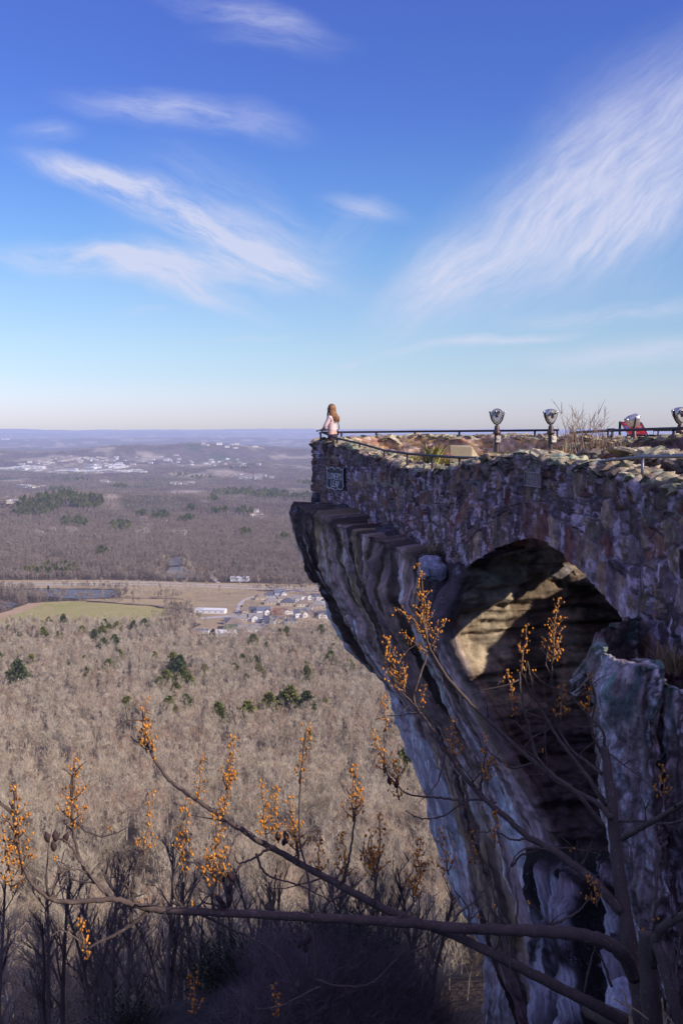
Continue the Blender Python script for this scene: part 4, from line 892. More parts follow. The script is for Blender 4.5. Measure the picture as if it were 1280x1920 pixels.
# red interpretive panel
A, B_, C_, D_ = at(1163,791.5,26.0), at(1201,792,25.6), at(1214,815,25.1), at(1178,816,25.5)
root = empty('information_panel', (A+B_)/2+Vector((0,.25,-1.0)), 0, 'slanted red information panel with a blue picture and white heading', 'sign'); L = root.location
nrm = (B_-A).cross(D_-A).normalized(); nrm = nrm if nrm.y < 0 else -nrm
def quad(u0, v0, u1, v1, off):
    f = lambda u, v: (A.lerp(B_, u)).lerp(D_.lerp(C_, u), v)+nrm*off-L
    return [f(u0, v0), f(u1, v0), f(u1, v1), f(u0, v1)]
M_red = plain('red_print', (0.72,0.05,0.06), 0.5, var=0.1); M_blue = plain('blue_print', (0.10,0.25,0.60), 0.5); M_grass = plain('green_print', (0.25,0.28,0.14), 0.5)
mb = MB(); a = quad(0,0,1,1,0); b = quad(0,0,1,1,-.035); mb.add(a+b, [(0,1,2,3),(7,6,5,4),(0,4,5,1),(1,5,6,2),(2,6,7,3),(3,7,4,0)]); pn = mb.build('panel', M_red, root)
mb = MB(); mb.add(quad(.08,.30,.42,.55,.004), [(0,1,2,3)]); mb.build('picture', M_blue, pn)
mb = MB(); mb.add(quad(.08,.56,.42,.68,.004), [(0,1,2,3)]); mb.build('picture', M_grass, pn)
mb = MB()
for k in range(9):
    if k in (1,): continue
    u = .16+k*.055; mb.add(quad(u,.10,u+.035,.20+.02*(k%2),.004), [(0,1,2,3)])
for k in range(5):
    u = .60; v = .34+k*.07; mb.add(quad(u,v,u+.30-.05*(k%3),v+.025,.004), [(0,1,2,3)])
mb.add(quad(.52,.72,.68,.84,.004), [(0,1,2,3)]); mb.build('lettering', M_white, pn)
mb = MB()
for e0, e1 in ((A,B_),(B_,C_),(C_,D_),(D_,A)): mb.tube([e0-L-nrm*.01, e1-L-nrm*.01], .018, 6)
mb.build('frame', M_steel, root, True)
for q, h in ((A, .75), (D_, .35)):
    mb = MB(); mb.tube([q-L+Vector((-.02,0,.02)), q-L+Vector((-.02,0,-h))], .035, 8); mb.build('leg', M_iron, root, True)
# concrete block
def concb(g, b):
    p = g.n('ShaderNodeTexCoord').outputs['Object']; n = g.noise(p, 3.5, 6, 0.65); z = g.n('ShaderNodeSeparateXYZ', i={0: p}).outputs[2]
    c = g.mix(n, (0.30,0.24,0.15), (0.50,0.42,0.28)); c = g.mix(g.m('MULTIPLY', g.ramp(n, [(0.4, 0.0), (0.6, 1.0)]), g.ramp(z, [(0.2, 0.0), (0.75, 0.9)])), c, (0.12,0.11,0.08)); g.l(c, b.inputs['Base Color'])
    bp = g.n('ShaderNodeBump', i={'Strength': 0.5, 'Distance': 0.02, 'Height': n}); g.l(bp.outputs[0], b.inputs['Normal'])
M_conc = material('stained_concrete', concb)
c0 = at(842,836,22.6); zt = c0.z; w_ = (at(884,836,22.6)-c0).x; w2 = (at(921,866,23.1)-c0).x
bm = bmesh.new(); f0 = [(0,0),(w_,-.05),(w_,-.05),(0,0)]
pv = [(0,0,GY+.01),(w_,-.06,GY+.01),(w2,.75,GY+.01),(.1,.9,GY+.01),(0.0,0,zt),(w_-.0,-.06,zt-.03),(w_+.06,.55,zt+.005),(.08,.75,zt)]
vs = [bm.verts.new((c0.x+x, 22.6+y, z)) for x, y, z in pv]
for f in ((0,1,5,4),(1,2,6,5),(2,3,7,6),(3,0,4,7),(4,5,6,7),(3,2,1,0)): bm.faces.new([vs[i] for i in f])
bmesh.ops.bevel(bm, geom=bm.edges[:], offset=.02, segments=2, affect='EDGES'); bmesh.ops.recalc_face_normals(bm, faces=bm.faces[:])
me = bpy.data.meshes.new('concrete_block'); bm.to_mesh(me); bm.free(); o = link('concrete_block', me, M_conc)
tag(o, 'stained tan concrete block on the terrace beside the green yuccas', 'concrete block')

# yuccas and grasses growing on the terrace
M_yucca = randcol('yucca_leaf', [(0.16,0.20,0.05),(0.30,0.30,0.08),(0.40,0.36,0.12)], haze=False); M_straw = randcol('straw', [(0.45,0.35,0.18),(0.38,0.28,0.14)], haze=False)
def blades(name, loc, n, L, seed, mat, label, cat, wd=.03, lean=.9):
    r = random.Random(seed); mb = MB()
    for _ in range(n):
        a = r.uniform(0, 6.28); d = Vector((math.cos(a)*lean*r.random(), math.sin(a)*lean*r.random(), 1)).normalized(); l = L*r.uniform(.5,1.1); s = d.cross(Vector((0,0,1)) if d.z < .95 else Vector((1,0,0))).normalized()*wd*r.uniform(.6,1.2)
        p = Vector((r.gauss(0,.06), r.gauss(0,.06), 0)); q = p+d*l*.55; e = p+d*l+Vector((d.x, d.y, -.5))*l*.18
        mb.add([p-s*.6, p+s*.6, q+s, q-s, e], [(0,1,2,3),(3,2,4)])
    o = mb.build(name, mat); o.location = loc; return tag(o, label, cat)
blades('yucca', at(768,878,23.6)+Vector((0,0,-.05)), 70, .55, 1, M_yucca, 'yellowish yucca tuft behind the sloping handrail, leftmost of the row', 'yucca')
blades('yucca', at(812,876,22.2)+Vector((0,0,-.1)), 110, .75, 2, M_yucca, 'large spiky green yucca left of the concrete block', 'yucca', .035)
blades('yucca', at(838,882,21.0)+Vector((0,0,-.05)), 50, .4, 3, M_yucca, 'small low yucca at the front corner of the concrete block', 'yucca')
blades('yucca', at(935,874,19.5)+Vector((0,0,-.1)), 110, .48, 4, M_yucca, 'bright green yucca at the foot of the first binocular viewer', 'yucca', .03)
blades('dry_grass_tuft', at(1058,862,17.6)+Vector((0,0,-.25)), 160, .6, 5, M_straw, 'tan dry grass tuft at the left foot of the bare shrub', 'dry grass', .012, .6)
blades('dry_grass_tuft', at(1165,852,17.2)+Vector((0,0,-.25)), 120, .55, 6, M_straw, 'tan dry grass tuft at the right end of the bare shrub', 'dry grass', .012, .6)
blades('dry_grass_tuft', at(1258,1262,10.3), 130, .42, 7, M_straw, 'dry grass tuft hanging between the rock pillar and the wall at the right edge', 'dry grass', .006, 1.3)
blades('dry_grass_tuft', at(812,1040,19.2), 60, .4, 8, M_straw, 'wisp of dry stems at the wall foot above the pale round boulder', 'dry grass', .006, 1.6)
# bare shrub
M_shrub = randcol('tan_twig', [(0.30,0.20,0.13),(0.42,0.30,0.20)], haze=False)
r = random.Random(12); root = empty('bare_shrub', at(1095,868,17.4)-Vector((0,0,.2)), 0, 'tall leafless tan shrub growing behind the wall beside the second binocular viewer', 'shrub'); L = root.location
for k in range(56):
    bx = 1050+k*1.95+r.uniform(-5,5); tall = r.random() < .45 and 1060 < bx < 1135
    ty = r.uniform(752,795) if tall else r.uniform(795,845); Y = 17.4+r.uniform(-.5,.7); mb = MB()
    P = [at(bx, 872, Y)]; tx = bx+r.uniform(-14,14)
    for q in range(1, 6): P.append(at(lerp(bx, tx, q/5)+r.uniform(-3,3), lerp(868, ty, q/5), Y)+Vector((0,r.uniform(-.05,.05),0)))
    mb.tube([p-L for p in P], [.009*(1-.75*q/5) for q in range(6)], 4)
    for b in range(5 if tall else 2):
        q = r.randint(2,4); p = P[q]; d = Vector((r.uniform(-.5,.5), r.uniform(-.3,.3), r.uniform(.2,.7)))*r.uniform(.25,.55); mb.tube([p-L, p+d*.5+Vector((0,0,.02))-L, p+d-L], [.005,.004,.002], 3)
    mb.build('stem', M_shrub, root)

# shield sign on the wall
def wall_frame(px, py):
    """point on the wall's outer face seen at a photo point, with the along and outward directions"""
    best = None
    for Y in np.linspace(10, 28, 1500):
        x = np.interp(-Y, -NEAR[:, 1], NEAR[:, 0]); z = 0; u = 640+F*x/(Y*cp)*1.0
        p = at(px, py, Y); e = abs(p.x-x)
        if best is None or e < best[0]: best = (e, Y, p)
    Y = best[1]; t = Vector((np.interp(-(Y-.6), -NEAR[:, 1], NEAR[:, 0])-np.interp(-(Y+.6), -NEAR[:, 1], NEAR[:, 0]), -1.2, 0)).normalized()
    return best[2], t, Vector((t.y, -t.x, 0))
GL = {'L': [[(0,1),(0,0)],[(0,0),(.75,0)],[(.75,0),(.75,.22)]], 'O': [[(.5+.5*math.sin(a), .5+.5*math.cos(a)) for a in np.linspace(0, 6.283, 17)]], 'V': [[(0,1),(.45,0)],[(.45,0),(.9,1)]],
 'E': [[(0,0),(0,1)],[(0,1),(.75,1)],[(0,.52),(.6,.52)],[(0,0),(.75,0)]], 'R': [[(0,0),(0,1)],[(0,1),(.5,1),(.7,.9),(.7,.65),(.5,.52),(0,.52)],[(.4,.52),(.85,0)]], "'": [[(0,1),(-.03,.76)]],
 'S': [[(.75,.82),(.6,.98),(.25,.98),(.05,.8),(.15,.6),(.6,.42),(.75,.22),(.6,.02),(.2,.02),(0,.2)]], 'A': [[(0,0),(.45,1)],[(.45,1),(.9,0)],[(.17,.36),(.73,.36)]], 'P': [[(0,0),(0,1)],[(0,1),(.55,1),(.75,.88),(.75,.62),(.55,.48),(0,.48)]],
 'H': [[(0,0),(0,1)],[(.75,0),(.75,1)],[(0,.5),(.75,.5)]], 'I': [[(0,0),(0,1)]], 'G': [[(.75,.82),(.5,1),(.2,.95),(0,.6),(0,.35),(.2,.05),(.55,0),(.75,.2),(.75,.42),(.5,.42)]], 'F': [[(0,0),(0,1)],[(0,1),(.75,1)],[(0,.52),(.6,.52)]]}
SER = {'L': [(0,1),(0,0)], 'V': [(0,1),(.9,1)], 'E': [(0,0),(0,1)], 'R': [(0,0),(0,1),(.85,0)], 'A': [(0,0),(.9,0)], 'P': [(0,0),(0,1)], 'H': [(0,0),(0,1),(.75,0),(.75,1)], 'I': [(0,0),(0,1)], 'F': [(0,0),(0,1)]}
def letters(mb, txt, cx, cz, w, h, st, to3, gap=.28):
    adv = {'I': .12, "'": .05, 'V': .9, 'A': .9, 'O': 1.0, 'R': .85}; W = sum(adv.get(c, .75)+gap for c in txt)-gap; k = w/W; x = cx-w/2
    for c in txt:
        for pl in GL[c]:
            for (a, b), (c2, d) in zip(pl[:-1], pl[1:]):
                p = Vector((x+a*k, cz-h/2+b*h)); q = Vector((x+c2*k, cz-h/2+d*h)); dr = (q-p).normalized(); vert = abs(dr.y) > .6; nn = Vector((-dr.y, dr.x))*st*(.5 if vert else .34); p = p-dr*st*.3; q = q+dr*st*.3
                mb.add([to3(*(p-nn)), to3(*(q-nn)), to3(*(q+nn)), to3(*(p+nn))], [(0,1,2,3)])
        for a, b in SER.get(c, []):
            p = Vector((x+a*k, cz-h/2+b*h)); s = k*.22; mb.add([to3(p.x-s, p.y-st*.25), to3(p.x+s, p.y-st*.25), to3(p.x+s, p.y+st*.25), to3(p.x-s, p.y+st*.25)], [(0,1,2,3)])
        x += (adv.get(c, .75)+gap)*k
M_plaque = plain('dark_plaque', (0.035,0.03,0.045), 0.55, 0.0, .3, 12); M_letter = plain('ivory_letters', (0.72,0.68,0.66), 0.6, var=.05)
TL, TR, BL, BR = (at(px, py, 27.0) for px, py in ((614,876),(646,882),(616,916),(645,921)))
p0, t, n = wall_frame(630, 898)
sgn_root = empty('shield_sign', p0+n*.08, 0, "dark shield-shaped sign reading LOVER'S LEAP in white letters on the wall below the tip", 'sign'); L = sgn_root.location
# width along the wall from the sight lines of its edges
def on_wall(px, py):
    d = ray(px, py); q = p0+n*.08; s = q.dot(n)/d.dot(n); return d*s
HW = ((on_wall(646,898)-on_wall(614,898)).dot(t))/2; HH = (on_wall(630,876)-on_wall(630,920)).z/2; CT = on_wall(630,898)-L
right = t
def s3(off): return lambda x, z: CT+right*x*HW+Vector((0,0,z*HH))+n*off
out = []
prof_ = [(-1,.98),(-.93,.86),(-.78,.84),(-.5,1.0),(-.2,.98),(0,.80),(.2,.98),(.5,1.0),(.78,.84),(.93,.86),(1,.98),(.97,.8),(.93,.3),(.95,-.3),(1.0,-.55),(.93,-.78),(.7,-.86),(.4,-.84),(.15,-.9),(0,-1.0),(-.15,-.9),(-.4,-.84),(-.7,-.86),(-.93,-.78),(-1.0,-.55),(-.95,-.3),(-.93,.3),(-.97,.8)]
def plate(mb, prof, o0, o1):
    N = len(prof); a, b = s3(o0), s3(o1); vs = [b(*p) for p in prof]+[a(*p) for p in prof]
    mb.add(vs, [tuple(range(N)), tuple(range(2*N-1, N-1, -1))]+[(k, N+k, N+(k+1)%N, (k+1)%N) for k in range(N)])
mb = MB(); plate(mb, prof_, -.02, .03); mb.build('plate', M_plaque, sgn_root)
mb = MB(); f = s3(.034); pp = [f(x*.97, z*.97) for x, z in prof_]; mb.tube(pp+[pp[0]], .013, 6); mb.build('border', M_letter, sgn_root)
mb = MB(); letters(mb, "LOVER'S", 0, .22, 1.50, .52, .075, s3(.036)); letters(mb, "LEAP", .02, -.42, .92, .52, .075, s3(.036)); mb.build('lettering', M_letter, sgn_root)
# rectangular bronze plaque
p0, t, n = wall_frame(1002, 899); root = empty('bronze_plaque', p0+n*.10, 0, 'small rectangular reddish bronze plaque on the wall above the arch', 'plaque'); L = root.location
HW = ((on_wall(1017.5,899)-on_wall(987,899)).dot(t))/2; HH = (on_wall(1002,886.5)-on_wall(1002,912)).z/2; CT = on_wall(1002,899)-L; right = t
M_bplq = plain('plaque_bronze', (0.17,0.11,0.12), 0.5, 0.2, .3, 10); M_bpl2 = plain('plaque_raised', (0.32,0.25,0.27), 0.5, 0.2)
mb = MB(); plate(mb, [(-1,1),(1,1),(1,-1),(-1,-1)], -.03, .03); mb.build('plate', M_bplq, root)
mb = MB(); f = s3(.032); mb.tube([f(-1,1), f(1,1), f(1,-1), f(-1,-1), f(-1,1)], .012, 6); mb.build('border', M_bpl2, root)
mb = MB(); letters(mb, 'HIGH', -.05, .42, .95, .52, .09, s3(.034)); letters(mb, 'FALLS', 0, -.42, 1.3, .52, .09, s3(.034)); mb.build('lettering', M_bpl2, root)

# ------------------------------------------------------------------ the woman at the point
M_skin = plain('skin', (0.62,0.38,0.28), 0.55, var=.08); M_jacket = plain('pale_pink_fleece', (0.72,0.52,0.50), 0.9, var=.10, scale=30); M_trouser = plain('dark_trousers', (0.05,0.03,0.04), 0.85)
def hairb(g, b):
    p = g.n('ShaderNodeTexCoord').outputs['Object']; n = g.noise(g.mapping(p, (60, 60, 4)), 1.0, 4, .6)
    g.l(g.ramp(n, [(0.3, (0.10,0.045,0.02)), (0.55, (0.30,0.14,0.06)), (0.75, (0.50,0.29,0.14))]), b.inputs['Base Color']); b.inputs['Roughness'].default_value = .45
    bp = g.n('ShaderNodeBump', i={'Strength': .6, 'Distance': .01, 'Height': n}); g.l(bp.outputs[0], b.inputs['Normal'])
M_hair = material('brown_hair', hairb); M_bag = plain('black_leather', (0.02,0.018,0.03), .5)
def skin(name, verts, edges, radii, mat, parent, sub=2, root=0):
    me = bpy.data.meshes.new(name+'_cage'); me.from_pydata(verts, edges, []); o = bpy.data.objects.new(name+'_cage', me); COL.objects.link(o)
    m = o.modifiers.new('s', 'SKIN'); m.use_smooth_shade = True
    for i, v in enumerate(me.skin_vertices[0].data): rr = radii[i]; v.radius = rr if hasattr(rr, '__len__') else (rr, rr); v.use_root = (i == root)
    s = o.modifiers.new('u', 'SUBSURF'); s.levels = s.render_levels = sub
    dg = bpy.context.evaluated_depsgraph_get(); dg.update(); em = bpy.data.meshes.new_from_object(o.evaluated_get(dg)); em.name = name
    em.polygons.foreach_set('use_smooth', [True]*len(em.polygons)); bpy.data.objects.remove(o); return link(name, em, mat, parent)
def chain(V, E, Rr, pts, start=None):
    prev = start
    for p, r_ in pts:
        V.append(p); Rr.append(r_); i = len(V)-1
        if prev is not None: E.append((prev, i))
        prev = i
    return prev
# local frame: +y is where she looks, x to her right; floor at 0
PB = foot(623, 27.35); FACE = R(62)
person = empty('person', PB, FACE, 'woman with long brown hair and pale pink jacket leaning on the rail', 'person')
HL = [(-.16,.33,.985), (.10,.32,.985)]
V, E, Rr = [], [], []
pel = chain(V, E, Rr, [((0,0,.90),(.155,.115)), ((0,.01,1.05),(.135,.10)), ((0,.02,1.22),(.155,.11)), ((0,.005,1.36),(.14,.09)), ((0,.01,1.43),(.05,.05)), ((0,.03,1.49),(.048,.05)), ((0,.045,1.56),(.072,.088)), ((0,.04,1.63),(.07,.085)), ((0,.03,1.685),(.035,.04))])
for s in (-1, 1):
    chain(V, E, Rr, [((s*.095,.0,.84),.095), ((s*.10,.03,.50),.062), ((s*.10,-.01,.12),.042), ((s*.10,.02,.05),.04), ((s*.105,.13,.035),.033)], 0)
    h = Vector(HL[0] if s < 0 else HL[1]); sh = Vector((s*.155,.0,1.335)); el = Vector((s*.235,.10,1.10))
    w = chain(V, E, Rr, [(tuple(sh),.052), (tuple(el),.040), (tuple(h+Vector((0,-.085,.03))),.027), (tuple(h+Vector((0,-.03,.022))),(.036,.018)), (tuple(h+Vector((0,.005,.016))),(.038,.013))], 3)
    k = len(V)-1
    for f, (dx, l) in enumerate(((-.030,.070),(-.010,.078),(.010,.074),(.028,.060))):
        b = h+Vector((dx,.012,.016)); chain(V, E, Rr, [(tuple(b),.009), (tuple(b+Vector((dx*.15,l*.5,.004))),.0085), (tuple(b+Vector((dx*.2,l*.75,-.018))),.008), (tuple(b+Vector((dx*.2,l*.72,-.04))),.006)], k)
    th = h+Vector((-s*.032,-.035,.012)); chain(V, E, Rr, [(tuple(th),.010), (tuple(th+Vector((-s*.022,.022,-.008))),.009), (tuple(th+Vector((-s*.026,.045,-.022))),.007)], k-1)
skin('body', V, E, Rr, M_skin, person, 2)
mb = MB()                                                           # face details: nose, ears, eyes, mouth
mb.blob((0,.145,1.585), (.014,.022,.02)); mb.blob((-.075,.045,1.59), (.012,.022,.03)); mb.blob((.075,.045,1.59), (.012,.022,.03)); mb.build('face', M_skin, person, True)
mb = MB(); mb.blob((-.03,.125,1.612), (.012,.008,.008)); mb.blob((.03,.125,1.612), (.012,.008,.008)); mb.build('eye', M_black, person, True)
mb = MB(); mb.blob((0,.128,1.545), (.024,.008,.007)); mb.build('mouth', plain('lips', (.5,.2,.18), .5), person, True)
V, E, Rr = [], [], []
chain(V, E, Rr, [((0,0,.93),(.178,.14)), ((0,.01,1.05),(.160,.125)), ((0,.02,1.22),(.178,.132)), ((0,.005,1.36),(.155,.105)), ((0,.01,1.42),(.075,.07)), ((0,.02,1.455),(.068,.066))])
for s in (-1, 1):
    h = Vector(HL[0] if s < 0 else HL[1]); chain(V, E, Rr, [((s*.165,.0,1.335),.068), ((s*.245,.10,1.10),.056), (tuple(h+Vector((0,-.16,.055))),.046), (tuple(h+Vector((0,-.095,.032))),.042)], 3)
skin('jacket', V, E, Rr, M_jacket, person, 2)
V, E, Rr = [], [], []
chain(V, E, Rr, [((0,0,.94),(.160,.122)), ((0,-.01,.86),(.165,.13))])
for s in (-1, 1): chain(V, E, Rr, [((s*.098,.0,.80),.108), ((s*.102,.03,.50),.075), ((s*.102,-.01,.13),.055), ((s*.102,-.01,.08),.054)], 1)
skin('trousers', V, E, Rr, M_trouser, person, 2)
for s in (-1, 1):
    mb = MB(); mb.blob((s*.103,.06,.045), (.048,.13,.05), sub=2); mb.build('shoe', M_bag, person, True)
# hair: crown shell and long locks down the back and over the right shoulder
r = random.Random(5); mb = MB(); mb.blob((0,.02,1.625), (.098,.108,.108), sub=3)
for k in range(90):
    a = r.uniform(-2.5, 2.5) + math.pi*1.5; x0, y0 = math.cos(a)*.088, math.sin(a)*.095+.02
    zend = r.uniform(1.20,1.34)+(0.06 if abs(x0) > .06 else 0); off = .03+r.uniform(0,.03); bk = -.02 if y0 < .05 else .02
    P = [(x0*.5,y0*.5,1.70), (x0*1.02,y0*1.02,1.63), (x0*1.08,y0*1.1,1.54), (x0*1.15,y0*1.15+bk-.01,1.44), (x0*1.3,y0-off-.05 if y0 < .06 else y0+.02,1.36), (x0*1.35+r.uniform(-.03,.03),(y0-off-.06 if y0 < .06 else y0+.03),zend)]
    mb.tube([Vector(p) for p in curve_pts(P, 3)], [.016]*4+[.018]*8+[.016,.013,.009,.004], 5)
mb.build('hair', M_hair, person, True)
mb = MB(); mb.tube([Vector(p) for p in curve_pts([(-.10,-.02,1.42),(-.04,-.125,1.36),(.06,-.145,1.20),(.15,-.12,1.05),(.19,.0,.98)], 5)], .012, 6); mb.tube([Vector(p) for p in curve_pts([(-.10,-.02,1.42),(-.07,.12,1.33),(.04,.165,1.2),(.16,.12,1.04),(.20,.05,.98)], 5)], .012, 6); st = mb.build('bag_strap', M_bag, person, True)
bm = bmesh.new(); bmesh.ops.create_cube(bm, size=1); bmesh.ops.scale(bm, vec=(.09,.24,.17), verts=bm.verts[:]); bmesh.ops.bevel(bm, geom=bm.edges[:], offset=.03, segments=3, affect='EDGES'); bmesh.ops.translate(bm, vec=(.225,.05,.93), verts=bm.verts[:])
me = bpy.data.meshes.new('handbag'); bm.to_mesh(me); bm.free(); link('handbag', me, M_bag, person)
# ------------------------------------------------------------------ evergreens
pines = [tree_mesh('pine_tree_%d' % k, *conifer(15+k, 500+k, 1100, .85, .27, True, stem=.35), [M_bark, M_needle]) for k in range(4)]
cedars = [tree_mesh('cedar_tree_%d' % k, *conifer(9+k, 520+k, 900, .60, .25, False, stem=.08), [M_bark, M_needledark]) for k in range(2)]
EV = [(17,1187,1),(37,1202,1),(7,1212,.8),(82,1200,1),(112,1200,1),(92,1170,.9),(120,1172,1),(155,1192,1),(197,1176,1),(205,1191,1.1),(193,1198,1),(220,1186,.9),(216,1216,1.1),(178,1200,1),(252,1182,1),(272,1180,1),
 (475,1212,1),(35,1292,1.5),(325,1258,1.2),(335,1278,1.3),(312,1292,1.2),(345,1287,1.1),(322,1272,1.0),(338,1262,1.1),(300,1300,1),(195,1222,1),(225,1242,1),(410,1370,1.2),(440,1268,1),(485,1268,.9),(455,1248,.8),(575,1280,1),
 (505,1350,1.2),(530,1345,1.1),(545,1345,1.3),(575,1350,1.2),(465,1365,1.1),(350,1338,1),(620,1252,1),(385,1272,.9),(240,1338,1),(760,1465,.9),(130,1262,.8),(60,1252,.8),(655,1262,1),(290,1240,.9),(330,1318,1.1),(355,1300,1),(205,1262,1.0),(318,1345,.9)]
EV += [(random.uniform(0,640), random.triangular(1185,1420,1200), random.uniform(.55,.8)) for _ in range(34)]
for k, (px, py, s) in enumerate(EV):
    p = hit(px, py+10); o = link('evergreen_tree', pines[k%4]); o.location = p; o.rotation_euler = (0, 0, k*1.3); s *= random.uniform(1.25,1.6); o.scale = (s*1.15, s*1.15, s)
    tag(o, 'green evergreen tree standing out in the leafless slope wood', 'evergreen tree', 'evergreens scattered in the slope woods')
EV2 = [(x, 1078+random.uniform(-3,4), 1.15) for x in np.linspace(48, 146, 14)]+[(x, 1066+random.uniform(-2,3), 1.0) for x in np.linspace(84, 140, 8)]
for k, (px, py, s) in enumerate(EV2):
    p = atz(px, py, VZ); o = link('evergreen_tree', pines[k%4]); o.location = p; o.rotation_euler = (0, 0, k); o.scale = (s*1.2, s*1.2, s)
    tag(o, 'dark pine in the grove beyond the highway, above the long pond', 'evergreen tree', 'pine grove beyond the highway')
for px, py, s, lb, ms in ((40,1104,.75,'small round evergreen on the highway verge at the far left','c'),(91,1106,.95,'round dark evergreen on the highway verge above the pond','c'),(442,1158,.8,'dark cedar beside the estate street, right of the long barn','c'),(453,1147,1.2,'dark cedar near the top of the estate street','c'),(400,1204,1.9,'tall dark conical cedar beside the blue-fronted shed','c'),
  (538,1204,1.5,'big rounded green pine below the estate, left of the cliff','p'),(602,1200,1.4,'big olive pine below the estate, touching the cliff edge','p'),(524,1200,1.1,'smaller pine leaning against the big green one below the estate','p'),(535,1040,1.1,'lone dark round evergreen in the far woods left of the cliff','c'),(632,1215,1.1,'green pine at the cliff edge below the olive one','p'),(475,1228,.9,'olive pine directly below the white-columned house','p')):
    p = hit(px, py); o = link('evergreen_tree', (cedars if ms == 'c' else pines)[k%2]); k += 1; o.location = p; o.scale = (s*1.25, s*1.25, s); tag(o, lb, 'evergreen tree')
c_pine = protos('pine_masses', pines[:3])
def pxpatch(specs, n):
    out = []
    for px, py, rx, ry, w_ in specs:
        for _ in range(int(n*w_)):
            a, q = random.uniform(0, 6.283), math.sqrt(random.random()); p = hit(px+rx*q*math.cos(a), py+ry*q*math.sin(a), 1500); out.append(tuple(p))
    return np.array(out)
scatter('evergreen_woods', pxpatch([(75,950,45,16,1.2),(115,930,32,13,1),(165,944,30,11,.9),(60,964,35,7,.6),(140,985,25,9,.4),(225,992,20,8,.4),(300,972,18,6,.3),(350,978,14,5,.25),(430,926,30,6,.6),(500,930,45,6,.8),(470,924,60,4,.5),(560,934,30,5,.3),(410,962,18,5,.25),(460,962,16,5,.25),(400,938,10,4,.15),(360,956,8,5,.12),(380,898,22,3,.25),(340,893,18,3,.15),(150,902,30,3,.2),(460,1006,14,4,.12),(530,1012,14,4,.12),(265,968,10,3,.12),(190,1040,10,5,.08),(560,960,14,4,.12),(580,908,25,3,.25),(450,880,22,2,.15),(230,915,18,3,.15)], 120), c_pine, 3, 'dark green evergreen stands on the low hill and across the far valley', 'evergreen woods', .9, 1.5)
# leafless trees dotted about the estate and meadows
YARD = [(random.uniform(232,375), random.choice((random.gauss(1111,3), random.gauss(1121,3)))) for _ in range(46)]+[(random.gauss(345,16), random.gauss(1162,16)) for _ in range(26)]+[(random.uniform(40,230), random.choice((1105.5,1122.5))+random.gauss(0,.8)) for _ in range(22)]+[(random.uniform(375,640), random.gauss(1200,6)) for _ in range(26)]+[(random.uniform(385,620), random.gauss(1113,3)) for _ in range(14)]+[(random.uniform(435,625), random.uniform(1122,1192)) for _ in range(46)]+[(random.uniform(292,382), 1085.5+random.gauss(0,.9)) for _ in range(26)]+[(random.choice((303,352))+random.gauss(0,5), random.uniform(1058,1074)) for _ in range(12)]
EST = [(385,1122),(395,1128),(412,1118),(430,1122),(448,1116),(462,1124),(380,1150),(372,1160),(362,1178),(385,1175),(350,1190),(365,1200),(410,1205),(428,1208),(470,1140),(478,1136),(460,1138),(486,1134),(515,1150),(530,1160),(548,1164),(556,1150),(575,1180),(560,1186),(590,1186),(500,1200),(610,1180),(470,1205),(455,1210),(440,1212),(300,1112),(285,1116),(260,1114),(320,1110),(335,1118),(270,1107),(350,1108),(485,1098),(575,1116),(555,1112),(585,1112)]+YARD+[(250,1120),(268,1122),(305,1122),(325,1121),(345,1124),(240,1113),(230,1108),(396,1110),(540,1172),(520,1176)]
mixed = protos('winter_trees', mid+near); ALLP = np.concatenate([REST, np.array([tuple(atz(px, py, VZ)) for px, py in EST])])
so = scatter('slope_woods', ALLP, mixed, 6, 'leafless grey and tan winter wood covering the mountainside and valley yards', 'woods', sz=np.where(ALLP[:, 1] > 200, np.random.default_rng(5).uniform(.85, 1.5, len(ALLP)), np.random.default_rng(6).uniform(.75, 1.2, len(ALLP))))
vid = np.where(ALLP[:, 1] < 480, 6+rng.integers(0, 5, len(ALLP)), rng.integers(0, 6, len(ALLP))).astype(np.int32); so.data.attributes['vid'].data.foreach_set('value', vid)

